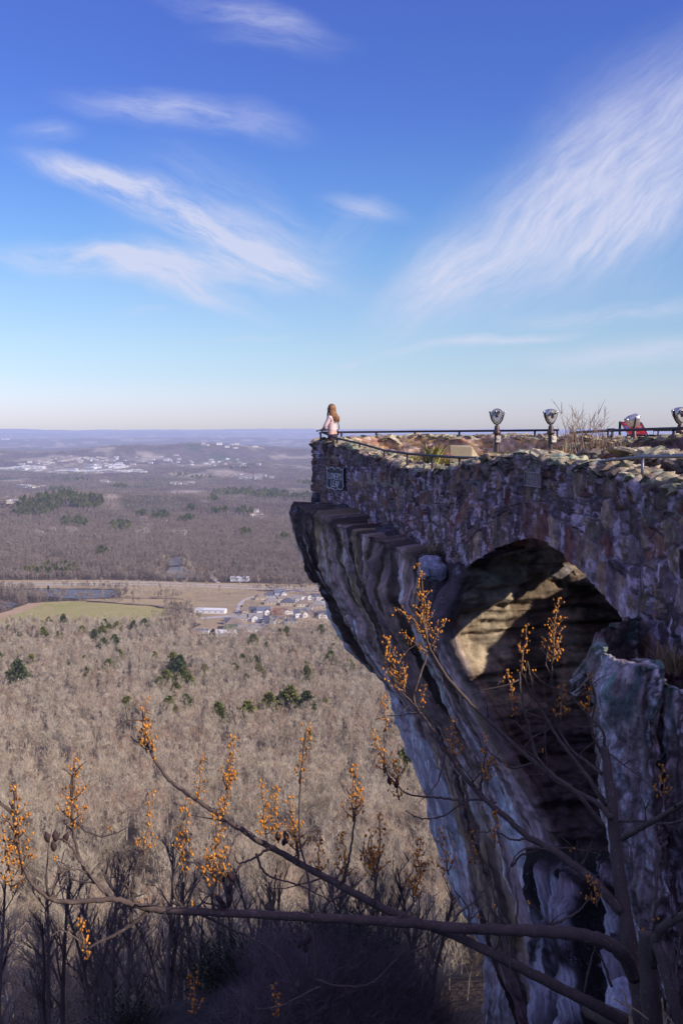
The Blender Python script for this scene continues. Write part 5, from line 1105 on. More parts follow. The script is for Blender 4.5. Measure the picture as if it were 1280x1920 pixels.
# ------------------------------------------------------------------ valley buildings
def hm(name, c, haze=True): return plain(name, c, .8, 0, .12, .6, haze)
WALLS = {'white': hm('white_siding', (.74,.72,.70)), 'tan': hm('tan_siding', (.50,.42,.33)), 'brick': hm('red_brick', (.26,.12,.09)), 'grey': hm('grey_siding', (.40,.40,.42)), 'green': hm('green_siding', (.15,.19,.14)), 'cream': hm('cream_siding', (.66,.58,.45))}
ROOFS = {'slate': hm('slate_roof', (.10,.105,.14)), 'brown': hm('brown_roof', (.24,.185,.15)), 'grey': hm('grey_roof', (.26,.24,.23)), 'pale': hm('pale_metal_roof', (.62,.62,.64)), 'blue': hm('blue_roof', (.13,.145,.20)), 'rust': hm('rust_roof', (.20,.11,.085))}
M_win = plain('house_window', (.05,.055,.07), .25, haze=True); M_door = plain('house_door', (.20,.13,.10), .6, haze=True)
def house(px, py, w_, d, h, roof, wall, hip, rz, label, cat='house', ridge=None, wing=None, wins=4, z0=VZ):
    K = 1.5 if cat == 'house' else 1.1; w_ *= K; d *= K; h *= K*1.05; wing = tuple(q*K for q in wing) if wing else None
    p = atz(px, py, z0) if z0 == VZ else hit(px, py); root = empty('house' if cat == 'house' else cat.replace(' ', '_'), p+Vector((0,0,.1)), R(rz), label, cat)
    ridge = ridge or d*.36
    def body(cx, cy, w, d, h, rg, hp, ax):
        mb = MB(); mb.box((cx,cy,h/2), (w,d,h))
        if not hp:
            if ax == 0:
                for s in (-1, 1): mb.add([(cx+s*w/2,cy-d/2,h),(cx+s*w/2,cy+d/2,h),(cx+s*w/2,cy,h+rg)], [(0,1,2) if s > 0 else (2,1,0)])
            else:
                for s in (-1, 1): mb.add([(cx-w/2,cy+s*d/2,h),(cx+w/2,cy+s*d/2,h),(cx,cy+s*d/2,h+rg)], [(2,1,0) if s < 0 else (0,1,2)])
        wl = mb.build('wall', WALLS[wall], root); mb = MB(); e = .5; t = .18; a, b = w/2+e, d/2+e; dz = -rg*e/(d/2 if ax == 0 else w/2)
        k = (min(a, b) if hp else 0)
        if ax == 0: top = [(-a+k,0,rg),(a-k,0,rg)]; base = [(-a,-b,dz),(a,-b,dz),(a,b,dz),(-a,b,dz)]; fs = [(0,1,5,4),(2,3,4,5),(1,2,5),(3,0,4)]
        else: top = [(0,-b+k,rg),(0,b-k,rg)]; base = [(-a,-b,dz),(a,-b,dz),(a,b,dz),(-a,b,dz)]; fs = [(1,2,5,4),(3,0,4,5),(0,1,4),(2,3,5)]
        vs = [(cx+x,cy+y,h+z+t) for x, y, z in base+top]; mb.add(vs, fs if hp else fs[:2]+([] if not hp else fs)); mb.add([(x,y,z-t) for x, y, z in vs], [f[::-1] for f in (fs if hp else fs[:2])])
        n = len(vs); mb.add([(cx+x,cy+y,h+z+q) for x, y, z in base for q in (0, t)], [(0,2,3,1),(4,6,7,5)] if ax == 0 else [(2,4,5,3),(6,0,1,7)])
        mb.build('roof', ROOFS[roof], root)
    body(0, 0, w_, d, h, ridge, hip, 0)
    if wing: cx, ww_, wd = wing; body(cx, -d/2-wd/2+.6, ww_, wd+1.2, h, ww_*.38, False, 1)
    for i in range(wins):
        x = -w_/2+w_*(i+.5)/wins
        if wing and abs(x-wing[0]) < wing[1]/2+.6: x = wing[0]; y = -d/2-wing[2]-.02
        else: y = -d/2-.02
        mb = MB(); mb.box((x,y,h*.5), (1.7,.08,1.8)); f = mb.build('window' if i != wins//2 else 'door', M_win if i != wins//2 else M_door, root)
    return root
H = [(507,1120,15,9,3,'slate','grey',True,8,'low slate-roofed house at the top left of the estate',None),(525,1119,14,11,5.2,'blue','white',False,14,'tall blue-roofed house with white gables at the top of the estate',(3,6,4)),(509,1132,16,11,3,'grey','tan',True,4,'grey hip-roofed house left of the black-roofed one',None),
 (539,1134,16,12,3.4,'slate','tan',True,0,'black hip-roofed house in the middle of the estate',None),(574,1123,14,10,4,'brown','white',False,6,'brown-roofed white house nearest the highway, upper right',(4,5,3)),(594,1124,13,9,3.6,'slate','white',False,-6,'dark-roofed white house half hidden by the cliff at the upper right',(3,5,3)),
 (570,1136,15,11,3.2,'brown','cream',True,2,'brown hip-roofed house right of the black-roofed one',None),(595,1139,17,12,3.4,'grey','tan',True,-3,'wide grey hip-roofed house beside the cliff',None),(464,1150,14,10,3.2,'brown','tan',False,5,'tan house at the left end of the lower street',(-3,5,3)),
 (494,1152,15,10,4.6,'blue','white',False,10,'white two-gabled house on the lower street',(3.5,6,4)),(519,1153,14,10,3.6,'rust','brick',False,4,'red brick house with a rusty roof on the lower street',(-2,6,3)),(563,1156,13,10,4.4,'slate','white',False,18,'white gabled house on the lower street right of the brick one',(3,5,4)),
 (587,1156,18,11,3.2,'brown','tan',True,-2,'long brown-roofed tan house beside the cliff on the lower street',None),(607,1158,12,9,4,'slate','white',False,0,'white house cut off by the cliff on the lower street',(-3,5,3)),(447,1165,17,11,3.6,'grey','tan',False,6,'tan house with a broad grey roof above the green one',None),
 (480,1164,15,10,4.4,'grey','white',False,2,'white house with a wide front gable in the third row',(0,8,3)),(506,1168,14,10,3.8,'slate','grey',False,-10,'grey house behind the one with white columns',(4,5,3)),(440,1178,19,13,5.2,'brown','green',True,3,'large brown-roofed house with dark green walls',None),
 (484,1184,24,12,3.4,'grey','white',True,2,'long low house with white columns across its front',None),(420,1193,24,9,3,'pale','white',False,-4,'low white outbuilding at the lower left of the estate',None)]
H += [(529,1127,11,8,3,'brown','cream',False,20,'small cream house squeezed between the blue and black roofs',None),(556,1127,13,9,3.2,'grey','white',False,-8,'white house with a grey roof right above the brown hip roof',(2,4,3)),(612,1131,12,9,3.4,'slate','white',True,0,'slate-roofed white house tight against the cliff on the upper street',None),(488,1124,12,9,3.2,'brown','tan',True,15,'tan house left of the tall blue-roofed one',None),
 (478,1150,12,9,4,'slate','white',False,-6,'white slate-roofed house left of the two-gabled one',(2,4,3)),(541,1150,13,9,3.6,'brown','white',False,8,'white house with a brown roof between the brick house and the gabled one',(-2,5,3)),(575,1150,12,9,3.4,'grey','cream',False,-12,'cream house behind the long brown-roofed tan one',None),(463,1163,11,9,3.6,'slate','white',False,6,'small slate-roofed white house in the third row',(2,4,3)),(524,1167,13,10,3.6,'brown','cream',False,-4,'cream brown-roofed house at the right end of the third row',(-2,5,3)),(545,1170,12,9,3.8,'slate','grey',True,5,'grey slate-roofed house above the big rounded pine',None),
 (458,1184,12,9,3.4,'grey','cream',False,-4,'cream house left of the long one with white columns',(2,4,3)),(510,1186,12,9,3.4,'brown','white',False,7,'white brown-roofed house right of the one with columns',None),(431,1170,11,8,3.4,'slate','tan',False,0,'tan slate-roofed house at the left end of the third row',None)]
for px, py, w_, d, h, rf, wl, hp, rz, lb, wg in H: house(px, py, w_, d, h, rf, wl, hp, rz, lb, wing=wg, wins=7 if 'columns' in lb else 4)
house(395,1149,46,14,5,'pale','white',False,-8,'long white metal barn at the edge of the green field','barn',2.4,wins=5)
house(379,1187,19,9,4.2,'blue','white',False,-2,'small blue-roofed shed with an open white front','shed',1.6,wins=5); house(364,1189,9,7,3,'rust','brick',False,4,'small rust-red shed next to the blue-roofed one','shed',1.6,wins=2)
house(450,1089,32,16,6,'pale','white',False,-4,'pale warehouse across the highway at the wood edge','warehouse',2.2,wins=4); house(404,1088,10,8,3.4,'brown','cream',False,10,'small cream cottage beside the highway warehouse','cottage',wins=2)
house(265,1001,30,11,3.6,'pale','white',False,3,'long white house alone in a clearing of the far wood','farmhouse',2,wins=4,z0=0); house(18,1014,22,11,4,'pale','white',False,20,'white farmhouse in a clearing at the far left edge','farmhouse',2,wins=3,z0=0)
M_car = plain('dark_car_paint', (.03,.03,.045), .3, .2, haze=True)
p = atz(508,1103.2,VZ)+Vector((0,0,.5)); root = empty('car', p, R(-12), 'small dark car on the valley highway', 'car')
mb = MB(); mb.box((0,0,.72), (4.5,1.8,.62), taper=.96); mb.build('body', M_car, root); mb = MB(); mb.box((-.2,0,1.28), (2.5,1.6,.55), taper=.78); mb.build('cabin', M_win, root)
for x in (-1.4, 1.4):
    for y in (-.85, .85): mb = MB(); mb.tube([(x,y-.1,.34),(x,y+.1,.34)], .34, 12); mb.build('wheel', M_black, root)
# the far town: every building a thing of its own
def block_mesh(name, w_, d, h, rg, wm, rm):
    mb = MB(); mb.box((0,0,h/2-1.5), (w_,d,h+3)); a, b = w_/2+.6, d/2+.6
    if rg > 0: mb.add([(-a,-b,h),(a,-b,h),(a,b,h),(-a,b,h),(-a,0,h+rg),(a,0,h+rg)], [(0,1,5,4),(2,3,4,5),(1,2,5),(3,0,4)], 1)
    else:
        mb.box((0,0,h+.3), (w_+1,d+1,.7)); mb.box((0,0,h+.72), (w_-1,d-1,.16), mi=1); mb.box((w_*.2,d*.1,h+1.8), (w_*.12,d*.2,2.2)); mb.box((-w_*.25,0,h+1.5), (w_*.08,d*.15,1.6))
    for k in range(int(w_//9)): mb.box((-w_/2+9*(k+.5),-d/2-.1,h*.5), (4,.3,h*.4), mi=2)
    me = mb.mesh(name); [me.materials.append(m) for m in (wm, rm, M_win)]; return me
BL = [block_mesh('town_building_a', 90, 45, 10, 0, WALLS['white'], ROOFS['pale']), block_mesh('town_building_b', 55, 32, 8, 0, WALLS['cream'], ROOFS['pale']), block_mesh('town_building_c', 40, 24, 12, 6, WALLS['white'], ROOFS['grey']), block_mesh('town_building_d', 130, 50, 9, 0, WALLS['white'], ROOFS['pale']), block_mesh('town_building_e', 26, 18, 10, 5, WALLS['white'], ROOFS['brown'])]
TOWN = [(165,884,75,5,46,(0,1,3),'large pale flat-roofed building in the hazy valley town','town blocks'),(215,873,45,6,24,(0,1,2),'large pale flat-roofed building in the hazy valley town','town blocks'),(160,861,55,6,26,(1,2),'large pale flat-roofed building in the hazy valley town','town blocks'),(50,877,50,4,22,(0,3,1),'large pale flat-roofed building in the hazy valley town','town blocks'),(90,868,45,4,12,(1,2),'large pale flat-roofed building in the hazy valley town','town blocks'),
 (205,906,18,2,6,(1,2),'pale building among the trees below the hazy town','scattered valley buildings'),(60,913,16,2,6,(1,0),'pale building among the trees below the hazy town','scattered valley buildings'),(18,938,20,4,9,(1,2),'pale building among the trees below the hazy town','scattered valley buildings'),(335,907,28,2,9,(2,4),'pale building among the trees below the hazy town','scattered valley buildings'),
 (480,897,70,4,18,(4,2),'small white house in the hazy woods of the far valley','far houses'),(300,865,80,8,18,(4,2),'small white house in the hazy woods of the far valley','far houses'),(420,868,80,10,22,(4,2),'small white house in the hazy woods of the far valley','far houses'),(300,985,60,22,10,(4,),'small white house in the hazy woods of the far valley','far houses'),(480,968,25,8,8,(4,),'small white house in the hazy woods of the far valley','far houses'),(90,1000,60,8,6,(4,),'small white house in the hazy woods of the far valley','far houses'),(450,835,70,5,9,(1,2),'small white house in the hazy woods of the far valley','far houses'),(12,823,14,3,6,(1,3),'pale building on the hazy skyline at the far left','skyline buildings')]
for cx, cy, rx, ry, n, kinds, lb, gp in TOWN:
    for k in range(n):
        px, py = cx+random.gauss(0, .5)*rx, cy+random.gauss(0, .5)*ry
        p = hit(px, py, 1500, 60000); o = link('building', BL[random.choice(kinds)]); o.location = p; o.rotation_euler = (0, 0, random.uniform(-.5,.5)); s = random.uniform(.6,1.0)*(1.4 if py < 840 else 1); o.scale = (s, s, s)
        tag(o, lb, 'building', gp)

# ------------------------------------------------------------------ brush on the shaded knoll
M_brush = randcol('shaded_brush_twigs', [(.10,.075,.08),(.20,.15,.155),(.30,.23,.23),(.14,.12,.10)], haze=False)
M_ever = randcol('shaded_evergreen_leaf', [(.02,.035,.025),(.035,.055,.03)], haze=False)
def brush_mesh(seed, n, h, wd, leaf=False):
    r = random.Random(seed); mb = MB()
    for _ in range(n):
        a = r.uniform(0, 6.28); q = r.random()*.5*h; p = Vector((math.cos(a)*q, math.sin(a)*q, -.1)); d = Vector((r.gauss(0,.75), r.gauss(0,.75), 1)).normalized(); l = h*r.uniform(.3,1.1)
        s = d.cross(Vector((r.gauss(0,1), r.gauss(0,1), r.gauss(0,1)))).normalized()*wd; b = Vector((r.gauss(0,.2), r.gauss(0,.2), 0))*l; m_ = p+d*l*.5; e = p+d*l+b
        mb.add([p-s, p+s, m_-s*.7+b*.2, m_+s*.7+b*.2, e], [(0,1,3,2),(2,3,4)])
        for _ in range(3 if leaf else 6):
            t = r.uniform(.2,.9); o = p.lerp(e, t); d2 = (d+Vector((r.gauss(0,.8), r.gauss(0,.8), r.gauss(.1,.5)))).normalized()*l*r.uniform(.2,.55)
            if leaf: s2 = s.normalized()*.018; mb.add([o-s2*.3, o+s2, o+d2*.28+s2*.3, o+d2*.2-s2], [(0,1,2,3)])
            else: mb.add([o-s*.6, o+s*.6, o+d2], [(0,1,2)])
    return mb.mesh('brush')
bms = [brush_mesh(700+k, 34, 1.5+.3*k, .008) for k in range(4)]; [m.materials.append(M_brush) for m in bms]
lms = [brush_mesh(720+k, 420, 1.2+.3*k, .004, True) for k in range(2)]; [m.materials.append(M_ever) for m in lms]
Q = []
while len(Q) < 1800:
    y = random.uniform(14, 38); x = random.uniform(-.42*y, .20*y)
    if x < -.10*y and random.random() < .86: continue
    if x > .126*y: continue
    Q.append((x, y))
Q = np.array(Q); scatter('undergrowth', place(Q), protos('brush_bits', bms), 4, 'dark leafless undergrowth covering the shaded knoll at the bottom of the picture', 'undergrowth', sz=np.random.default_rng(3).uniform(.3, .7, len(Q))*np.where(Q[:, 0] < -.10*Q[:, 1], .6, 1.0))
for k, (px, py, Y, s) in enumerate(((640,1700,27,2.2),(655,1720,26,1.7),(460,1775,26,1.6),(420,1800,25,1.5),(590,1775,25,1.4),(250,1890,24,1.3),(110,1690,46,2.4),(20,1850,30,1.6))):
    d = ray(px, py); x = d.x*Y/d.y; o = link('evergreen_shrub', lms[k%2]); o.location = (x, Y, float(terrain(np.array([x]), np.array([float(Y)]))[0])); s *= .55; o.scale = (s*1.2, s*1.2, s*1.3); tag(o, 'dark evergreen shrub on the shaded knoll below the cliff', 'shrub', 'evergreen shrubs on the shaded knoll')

# ------------------------------------------------------------------ flowering tree in front of the lookout
def barkb(g, b):
    p = g.n('ShaderNodeTexCoord').outputs['Object']; n = g.noise(p, 60, 5, .7); k = g.noise(g.mapping(p, (1, 1, .3)), 14, 5, .6)
    c = g.mix(k, (0.045,0.032,0.030), (0.16,0.115,0.095)); c = g.mix(g.ramp(n, [(.58, 0.0), (.66, .8)]), c, (.24,.19,.16)); g.l(c, b.inputs['Base Color'])
    bp = g.n('ShaderNodeBump', i={'Strength': .7, 'Distance': .004, 'Height': n}); g.l(bp.outputs[0], b.inputs['Normal'])
M_branch = material('speckled_bark', barkb)
M_bud = randcol('orange_bud', [(0.55,0.20,0.03),(0.70,0.30,0.05),(0.62,0.26,0.06)], haze=False); 
def budb(g, b):
    p = g.n('ShaderNodeTexCoord').outputs['Object']; n = g.noise(p, 45, 3, .6)
    g.l(g.ramp(n, [(.3, (.26,.085,.014)), (.5, (.62,.24,.03)), (.7, (.80,.37,.07))]), b.inputs['Base Color']); b.inputs['Roughness'].default_value = .8
M_bud = material('fuzzy_orange_bud', budb); M_stalk = plain('tan_stalk', (.26,.16,.10), .8); M_husk = plain('brown_husk', (.20,.09,.03), .85); M_pod = plain('dry_seed_pod', (.06,.035,.035), .75)
tb = at(1205,1925,4.3); gzb = float(terrain(np.array([1.25]), np.array([4.3]))[0])
tree = empty('flowering_tree', (1.25, 4.3, gzb), 0, 'leafless tree with orange bud clusters spreading its limbs across the foreground', 'tree'); TL_ = tree.location
def limb(pts, r0, r1, name='limb', parent=None, n=9, wig=.0015):
    P = curve_pts([tuple(at(*p)) if len(p) == 3 else p for p in pts], 7); N = len(P); rr = random.Random(int(pts[0][0]*7+pts[-1][0]))
    P = [Vector(p)-TL_+Vector((rr.gauss(0,1), rr.gauss(0,1), rr.gauss(0,1)))*wig*(0 < i < N-1) for i, p in enumerate(P)]
    rad_ = [lerp(r0, r1, (i/(N-1))**.8)*(1+.05*math.sin(i*2.1+rr.random())+.03*rr.gauss(0,1)) for i in range(N)]
    mb = MB(); mb.tube(P, rad_, n)
    return mb.build(name, M_branch, parent or tree, True)
tr = limb([(1226,2110,4.25),(1215,2000,4.28),(1206,1920,4.3),(1196,1850,4.35),(1182,1780,4.4),(1164,1670,4.5),(1152,1570,4.6),(1142,1470,4.7),(1132,1400,4.8)], .060, .020, 'trunk', n=14)
mb = MB(); base = at(1226,2110,4.25)-TL_; mb.tube([Vector((.02,.0,-.3)), base*.5+Vector((.01,0,0)), base+Vector((0,0,.02))], [.11,.085,.068], 14); mb.build('trunk_base', M_branch, tr, True)
limb([(1236,2080,4.15),(1226,1960,4.15),(1217,1850,4.16),(1213,1748,4.18)], .046, .040, 'dead_stem', n=12)
A = limb([(1190,1830,4.35),(1160,1782,4.3),(1110,1758,4.27),(1040,1748,4.22),(960,1744,4.2),(860,1741,4.15),(740,1729,4.1),(600,1722,4.0),(450,1713,3.9),(310,1707,3.85)], .037, .015)
S = .0045
subl = []
def tw(pts, r0=.007, r1=.003): return limb(pts, r0, r1, 'twig', n=6, wig=.0015)
limb([(312,1707,3.85),(280,1703,3.85),(250,1695,3.84),(213,1686,3.82),(160,1690,3.8),(105,1689,3.78),(72,1668,3.76),(50,1640,3.75),(36,1590,3.75),(27,1530,3.75),(28,1480,3.75)], .016, .004)
limb([(215,1688,3.82),(188,1662,3.84),(162,1635,3.85),(146,1600,3.87),(138,1560,3.88),(135,1500,3.9),(139,1440,3.9)], .010, .003)
tw([(205,1683,3.83),(180,1655,3.83),(150,1615,3.85)],.006,.003); tw([(150,1615,3.86),(135,1590,3.86),(120,1575,3.86),(104,1574,3.86)],.005,.003)
limb([(278,1710,3.85),(240,1738,3.84),(205,1758,3.83),(170,1775,3.82),(160,1790,3.82)], .009, .004)
tw([(251,1694,3.84),(249,1660,3.84),(258,1615,3.84),(270,1590,3.84)],.005,.003); tw([(180,1655,3.84),(150,1652,3.84),(120,1640,3.85),(110,1622,3.85)],.004,.002)
B = limb([(1168,1915,4.3),(1120,1888,4.25),(1065,1860,4.22),(965,1810,4.2),(900,1777,4.2),(840,1750,4.22),(740,1713,4.25),(665,1675,4.28),(600,1640,4.3),(540,1607,4.32),(480,1573,4.35),(440,1547,4.37),(400,1520,4.4),(360,1494,4.4),(322,1466,4.42),(297,1436,4.44),(281,1405,4.45),(271,1375,4.45),(268,1335,4.46)], .029, .004)
C = limb([(1162,1708,4.45),(1115,1655,4.5),(1070,1618,4.55),(1040,1596,4.6),(990,1570,4.65),(945,1530,4.7),(915,1505,4.75),(890,1480,4.8),(862,1446,4.85)], .024, .010)
limb([(862,1446,4.85),(845,1420,4.9),(827,1400,4.9),(811,1368,4.95),(792,1342,5.0),(777,1320,5.0)], .010, .006)
limb([(1145,1535,4.6),(1120,1507,4.65),(1065,1477,4.7),(1005,1432,4.8),(939,1374,4.9),(883,1320,5.0),(842,1274,5.0),(814,1232,5.05),(802,1205,5.05),(792,1155,5.1),(786,1100,5.1)], .016, .004)
tw([(777,1322,5.0),(776,1300,5.0),(788,1264,5.0),(800,1228,5.05)],.008,.005); tw([(777,1322,5.0),(765,1310,5.0),(752,1298,5.0)],.006,.004)
limb([(1136,1515,4.7),(1110,1470,4.75),(1080,1430,4.8),(1050,1390,4.85),(1020,1342,4.9),(1000,1295,4.9),(988,1240,4.9)], .014, .004)
limb([(1130,1550,4.6),(1080,1487,4.6),(1035,1452,4.65),(1005,1417,4.7),(990,1362,4.7),(978,1310,4.7),(973,1260,4.7)], .013, .004)
limb([(1128,1452,4.75),(1095,1425,4.8),(1070,1405,4.85),(1045,1362,4.9),(1036,1300,4.9),(1034,1248,4.9)], .009, .003)
limb([(1134,1420,4.8),(1118,1395,4.8),(1108,1360,4.8),(1116,1310,4.8),(1108,1280,4.8)], .009, .004); limb([(1133,1410,4.8),(1128,1370,4.8),(1100,1340,4.85),(1074,1310,4.85),(1058,1285,4.85)], .008, .003)
limb([(1165,1572,4.55),(1195,1556,4.4),(1230,1536,4.3),(1290,1500,4.1)], .014, .012); tw([(1160,1540,4.6),(1200,1540,4.5),(1250,1545,4.4),(1300,1532,4.3)],.006,.006)
limb([(1222,1810,4.15),(1226,1770,4.1),(1242,1738,4.05),(1300,1706,3.95)], .022, .018); limb([(1290,2010,4.0),(1268,1900,4.0),(1240,1800,4.05),(1226,1760,4.1)], .03, .02)
tw([(1222,1770,4.1),(1228,1690,4.1),(1234,1600,4.15),(1250,1580,4.2)],.008,.004); tw([(1245,1950,4.0),(1262,1850,4.0),(1275,1750,4.05),(1290,1640,4.1)],.008,.005)
# upright and hanging shoots from the two long limbs
for pts in ([(583,1722,4.0),(581,1690,4.0),(577,1640,4.02),(562,1580,4.03),(561,1500,4.04),(566,1440,4.05),(572,1375,4.05)], [(585,1724,4.0),(587,1760,3.98),(590,1800,3.97),(590,1836,3.96)], [(590,1836,3.96),(640,1850,4.0),(700,1840,4.05),(760,1780,4.1)], [(600,1850,3.95),(560,1870,3.95),(520,1888,3.95),(478,1893,3.95)],
  [(640,1662,4.3),(652,1620,4.3),(662,1560,4.3),(668,1500,4.3),(664,1445,4.3)], [(505,1590,4.3),(470,1612,4.3),(448,1618,4.3),(440,1600,4.3)], [(560,1618,4.3),(555,1570,4.3),(548,1540,4.3)], [(430,1700,3.9),(425,1660,3.9),(415,1600,3.9)], [(400,1710,3.9),(398,1680,3.9),(405,1655,3.9)], [(365,1710,3.87),(380,1690,3.87),(395,1675,3.87)],
  [(345,1705,3.87),(328,1680,3.88),(326,1640,3.9),(340,1600,3.9)], [(700,1700,4.25),(705,1660,4.25),(712,1600,4.25)], [(745,1725,4.1),(770,1700,4.12),(790,1670,4.14)], [(848,1740,4.15),(860,1712,4.2),(890,1690,4.25),(920,1650,4.3)], [(965,1742,4.2),(970,1700,4.25),(965,1660,4.3)], [(880,1740,4.15),(876,1700,4.18),(852,1670,4.2)],
  [(860,1500,4.8),(820,1495,4.8),(770,1490,4.82),(740,1470,4.84),(722,1440,4.85),(720,1380,4.86)], [(930,1505,4.75),(880,1500,4.8),(830,1530,4.8),(790,1535,4.8),(760,1520,4.8)], [(990,1570,4.65),(960,1575,4.65),(930,1560,4.65),(900,1560,4.65)], [(1040,1596,4.6),(1000,1590,4.6),(970,1600,4.6),(950,1640,4.6)],
  [(900,1480,4.8),(905,1440,4.8),(912,1400,4.8)], [(958,1625,4.6),(985,1600,4.6),(1060,1590,4.6),(1120,1600,4.55)], [(1030,1735,4.25),(1075,1715,4.3),(1100,1690,4.3),(1108,1670,4.3)], [(1000,1430,4.8),(960,1440,4.85),(930,1420,4.85),(905,1400,4.85)], [(480,1600,4.3),(500,1640,4.28),(560,1660,4.26),(640,1700,4.2)], [(320,1690,3.9),(430,1740,3.95),(520,1790,3.95),(560,1860,3.95)],
  [(1146,1850,4.3),(1128,1800,4.3),(1110,1772,4.3)], [(1090,1880,4.3),(1105,1810,4.28),(1120,1760,4.28)], [(660,1670,4.28),(620,1690,4.27),(600,1710,4.26)], [(812,1740,4.15),(800,1800,4.1),(790,1860,4.1)], [(940,1745,4.2),(955,1800,4.15),(950,1850,4.12)]): tw(pts, .007, .0025)
rq_ = random.Random(77)
for lim in [o for o in tree.children if o.name.startswith('limb')]:
    vv = [v.co for v in lim.data.vertices]; nn_ = len(vv)//9
    if nn_ < 14: continue
    for q in range(max(2, nn_//11)):
        i = rq_.randint(nn_//5, nn_-3); p = (vv[i*9]+vv[i*9+4])/2; P = [p]; d = Vector((rq_.gauss(-.3,.6), rq_.gauss(0,.35), rq_.gauss(.6,.6))).normalized(); L_ = rq_.uniform(.10,.32)
        for s_ in range(4): d = (d+Vector((rq_.gauss(0,.25), rq_.gauss(0,.2), rq_.gauss(.05,.25)))).normalized(); P.append(P[-1]+d*L_/4)
        mb = MB(); mb.tube(P, [.0045,.0038,.003,.0024,.0016], 5)
        e = P[2]+Vector((rq_.gauss(0,.05), rq_.gauss(0,.05), rq_.uniform(.02,.08))); mb.tube([P[2], (P[2]+e)/2+Vector((0,0,.008)), e], [.003,.0022,.0014], 4)
        for z_ in (P[-1], e):
            for _ in range(rq_.choice((0,0,0,2))): mb.blob(z_+Vector((rq_.gauss(0,.008), rq_.gauss(0,.008), rq_.gauss(0,.008))), (.005,.005,.007), 1)
        o = mb.build('twig', [M_branch, M_bud], tree, True)
# bud clusters
def panicle(tip, base, wpx, Y, seed, dens=1.0, bud=.0066):
    r = random.Random(seed); b = at(base[0], base[1], Y); t = at(tip[0], tip[1], Y); ax = t-b; Ln = ax.length; W = wpx/F*Y; mb = MB(); upv = ax.normalized(); sidev = upv.cross(Vector((0,1,0))).normalized(); dv = upv.cross(sidev)
    org = b; P = [b.lerp(t, k/6)+sidev*r.gauss(0,.006)-org for k in range(7)]; P[0] = Vector((0,0,0)); mb.tube(P, [.0045*(1-.6*k/6) for k in range(7)], 5, 0)
    nn = max(6, int(Ln/.022)); buds = []
    def knot(p, n):
        for _ in range(n): buds.append(p+Vector((r.gauss(0,1), r.gauss(0,1), r.gauss(0,1)))*bud*1.25)
    for k in range(nn):
        f = (k+.6)/nn; p = b.lerp(t, f)-org; sp = W*.5*(1-f)**.75*r.uniform(.55,1.1)
        for s in (-1, 1):
            a = r.uniform(-.9,.9)+(k%2)*1.4; out = (sidev*math.cos(a)*s+dv*math.sin(a)*s)
            if sp > .035:
                e = p+out*sp+upv*sp*r.uniform(.7,1.4); mid_ = p.lerp(e, .5)+out*sp*.12; mb.tube([p, mid_, e], [.003,.0025,.002], 4, 0); m = max(2, int((e-p).length/.020))
                for q in range(1, m+1): knot(p.lerp(e, q/m)+out*.006*r.uniform(-1,1), r.choice((1,2,2,3)))
            else: knot(p+out*(.010+.006*r.random()), r.choice((1,2,3)))
    knot(t-org, 2)
    for q in buds:
        if r.random() < .95*dens: s_ = r.uniform(.5,1.1); mb.blob(q, (bud*s_*r.uniform(.7,1.05), bud*s_*r.uniform(.7,1.05), bud*s_*r.uniform(.85,1.6)), 2 if r.random() < .13 else 1)
    o = mb.build('bud_cluster', [M_stalk, M_bud, M_husk], tree, True); o.location = org-TL_
PAN = [((785,1056),(801,1205),60,5.1),((742,1140),(790,1176),16,5.1),((834,1163),(806,1216),30,5.1),((752,1185),(800,1222),26,5.1),((722,1194),(758,1300),62,5.0),((720,1312),(722,1372),22,4.86),((796,1284),(786,1328),22,5.0),((988,1172),(976,1262),40,4.75),((1046,1122),(1033,1246),52,4.9),
 ((270,1310),(276,1412),46,4.45),((268,1350),(290,1425),30,4.45),((378,1420),(373,1500),30,4.4),((440,1384),(424,1482),36,4.38),((575,1360),(562,1470),36,4.05),((284,1484),(270,1602),58,3.84),((355,1500),(345,1612),40,3.9),((412,1500),(404,1662),56,3.9),((398,1585),(400,1665),62,3.9),((28,1472),(42,1640),78,3.75),((6,1540),(22,1670),50,3.75),((140,1424),(137,1565),70,3.9),((154,1724),(164,1795),32,3.82),
 ((490,1464),(500,1570),44,4.3),((515,1474),(522,1580),36,4.3),((546,1490),(556,1600),60,4.3),((664,1434),(662,1540),54,4.3),((690,1560),(696,1650),46,4.25),((715,1526),(706,1640),52,4.25),((788,1572),(775,1690),66,4.14),((735,1410),(748,1500),44,4.84),((700,1372),(722,1450),30,4.86),((640,1560),(645,1650),40,4.3),((848,1350),(852,1440),44,4.9),((908,1380),(914,1470),40,4.8),((1056,1282),(1050,1350),34,4.85),((1106,1264),(1100,1345),38,4.8),((952,1256),(966,1340),36,4.75),((1108,1642),(1118,1700),40,4.3),((826,1560),(840,1640),44,4.2),((928,1520),(926,1590),34,4.65),
 ((596,1560),(600,1640),36,4.3),((360,1822),(366,1905),34,4.2),((515,1848),(520,1905),30,4.2),((880,1560),(890,1620),30,4.65),((1240,1436),(1246,1500),34,4.3),((436,1440),(420,1530),24,4.38),((335,1550),(345,1640),30,3.9)]
for k, (a, b, w_, Y) in enumerate(PAN): panicle(a, b, w_, Y, 900+k)
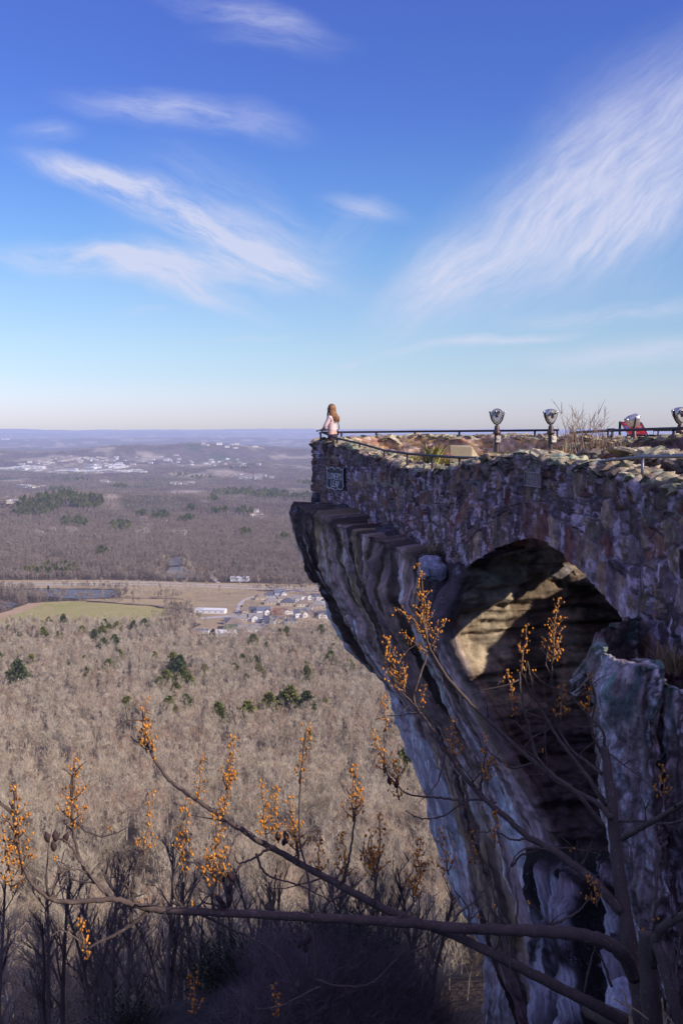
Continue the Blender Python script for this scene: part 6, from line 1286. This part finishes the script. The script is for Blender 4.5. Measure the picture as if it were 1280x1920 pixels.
def pod(px, py, Y, n, seed):
    r = random.Random(seed); mb = MB(); c = at(px, py, Y)
    for k in range(n):
        a = k*2.2+r.random(); q = Vector((math.cos(a)*.022, r.uniform(-.02,.02), math.sin(a)*.022)); M = Matrix.Scale(.72, 4) @ Matrix.Rotation(r.uniform(-.8,.8), 4, 'Y'); mb.lathe([(.003,-.032),(.014,-.018),(.018,0),(.012,.018),(.002,.034)], 8, Matrix.Translation(q) @ M)
    o = mb.build('seed_pod', M_pod, tree, True); o.location = c-TL_
for k, (px, py, Y, n) in enumerate(((97,1576,3.86,3),(112,1574,3.86,2),(428,1655,3.9,4),(420,1690,3.88,4),(528,1572,4.32,4),(1248,1562,4.3,4),(570,1770,3.98,4),(735,1470,4.84,2))): pod(px, py, Y, n, k)
# cut log and dry stalks at the foot of the tree
M_cut = plain('sawn_wood', (.42,.33,.20), .8, var=.4, scale=30)
root = empty('cut_log', at(1180,1925,4.9), R(20), 'short sawn log end lying behind the trunk at the bottom right corner', 'log'); mb = MB(); mb.tube([(0,.35,-.10),(0,0,0)], .055, 16); mb.build('bark', M_branch, root, True); mb = MB(); mb.tube([(0,0,0),(0,-.006,.002)], .05, 16); mb.build('cut_face', M_cut, root)
for k, pts in enumerate(([(1150,1872,4.0),(1165,1881,4.0),(1190,1893,4.0),(1215,1912,4.0)], [(1182,1925,4.0),(1178,1895,4.0),(1168,1858,4.0)], [(1244,1925,3.9),(1243,1900,3.9),(1240,1872,3.9)], [(1270,1930,3.9),(1255,1912,3.9),(1243,1897,3.9)])):
    P = [at(*p) for p in pts]; mb = MB(); q = P[-1 if k != 0 else -1]; g0 = float(terrain(np.array([P[0].x]), np.array([P[0].y]))[0])
    low = min(P, key=lambda v: v.z); mb.tube([Vector(c) for c in curve_pts([tuple(p) for p in P], 5)], .0035, 5); o = mb.build('dry_stalk', M_straw, None, True)
    tag(o, ('golden dry stalk arching sideways behind the trunk','upright golden stalk in front of the cut log','straight golden stalk right of the dead stem','short slanting golden stalk at the bottom right corner')[k], 'stalk')
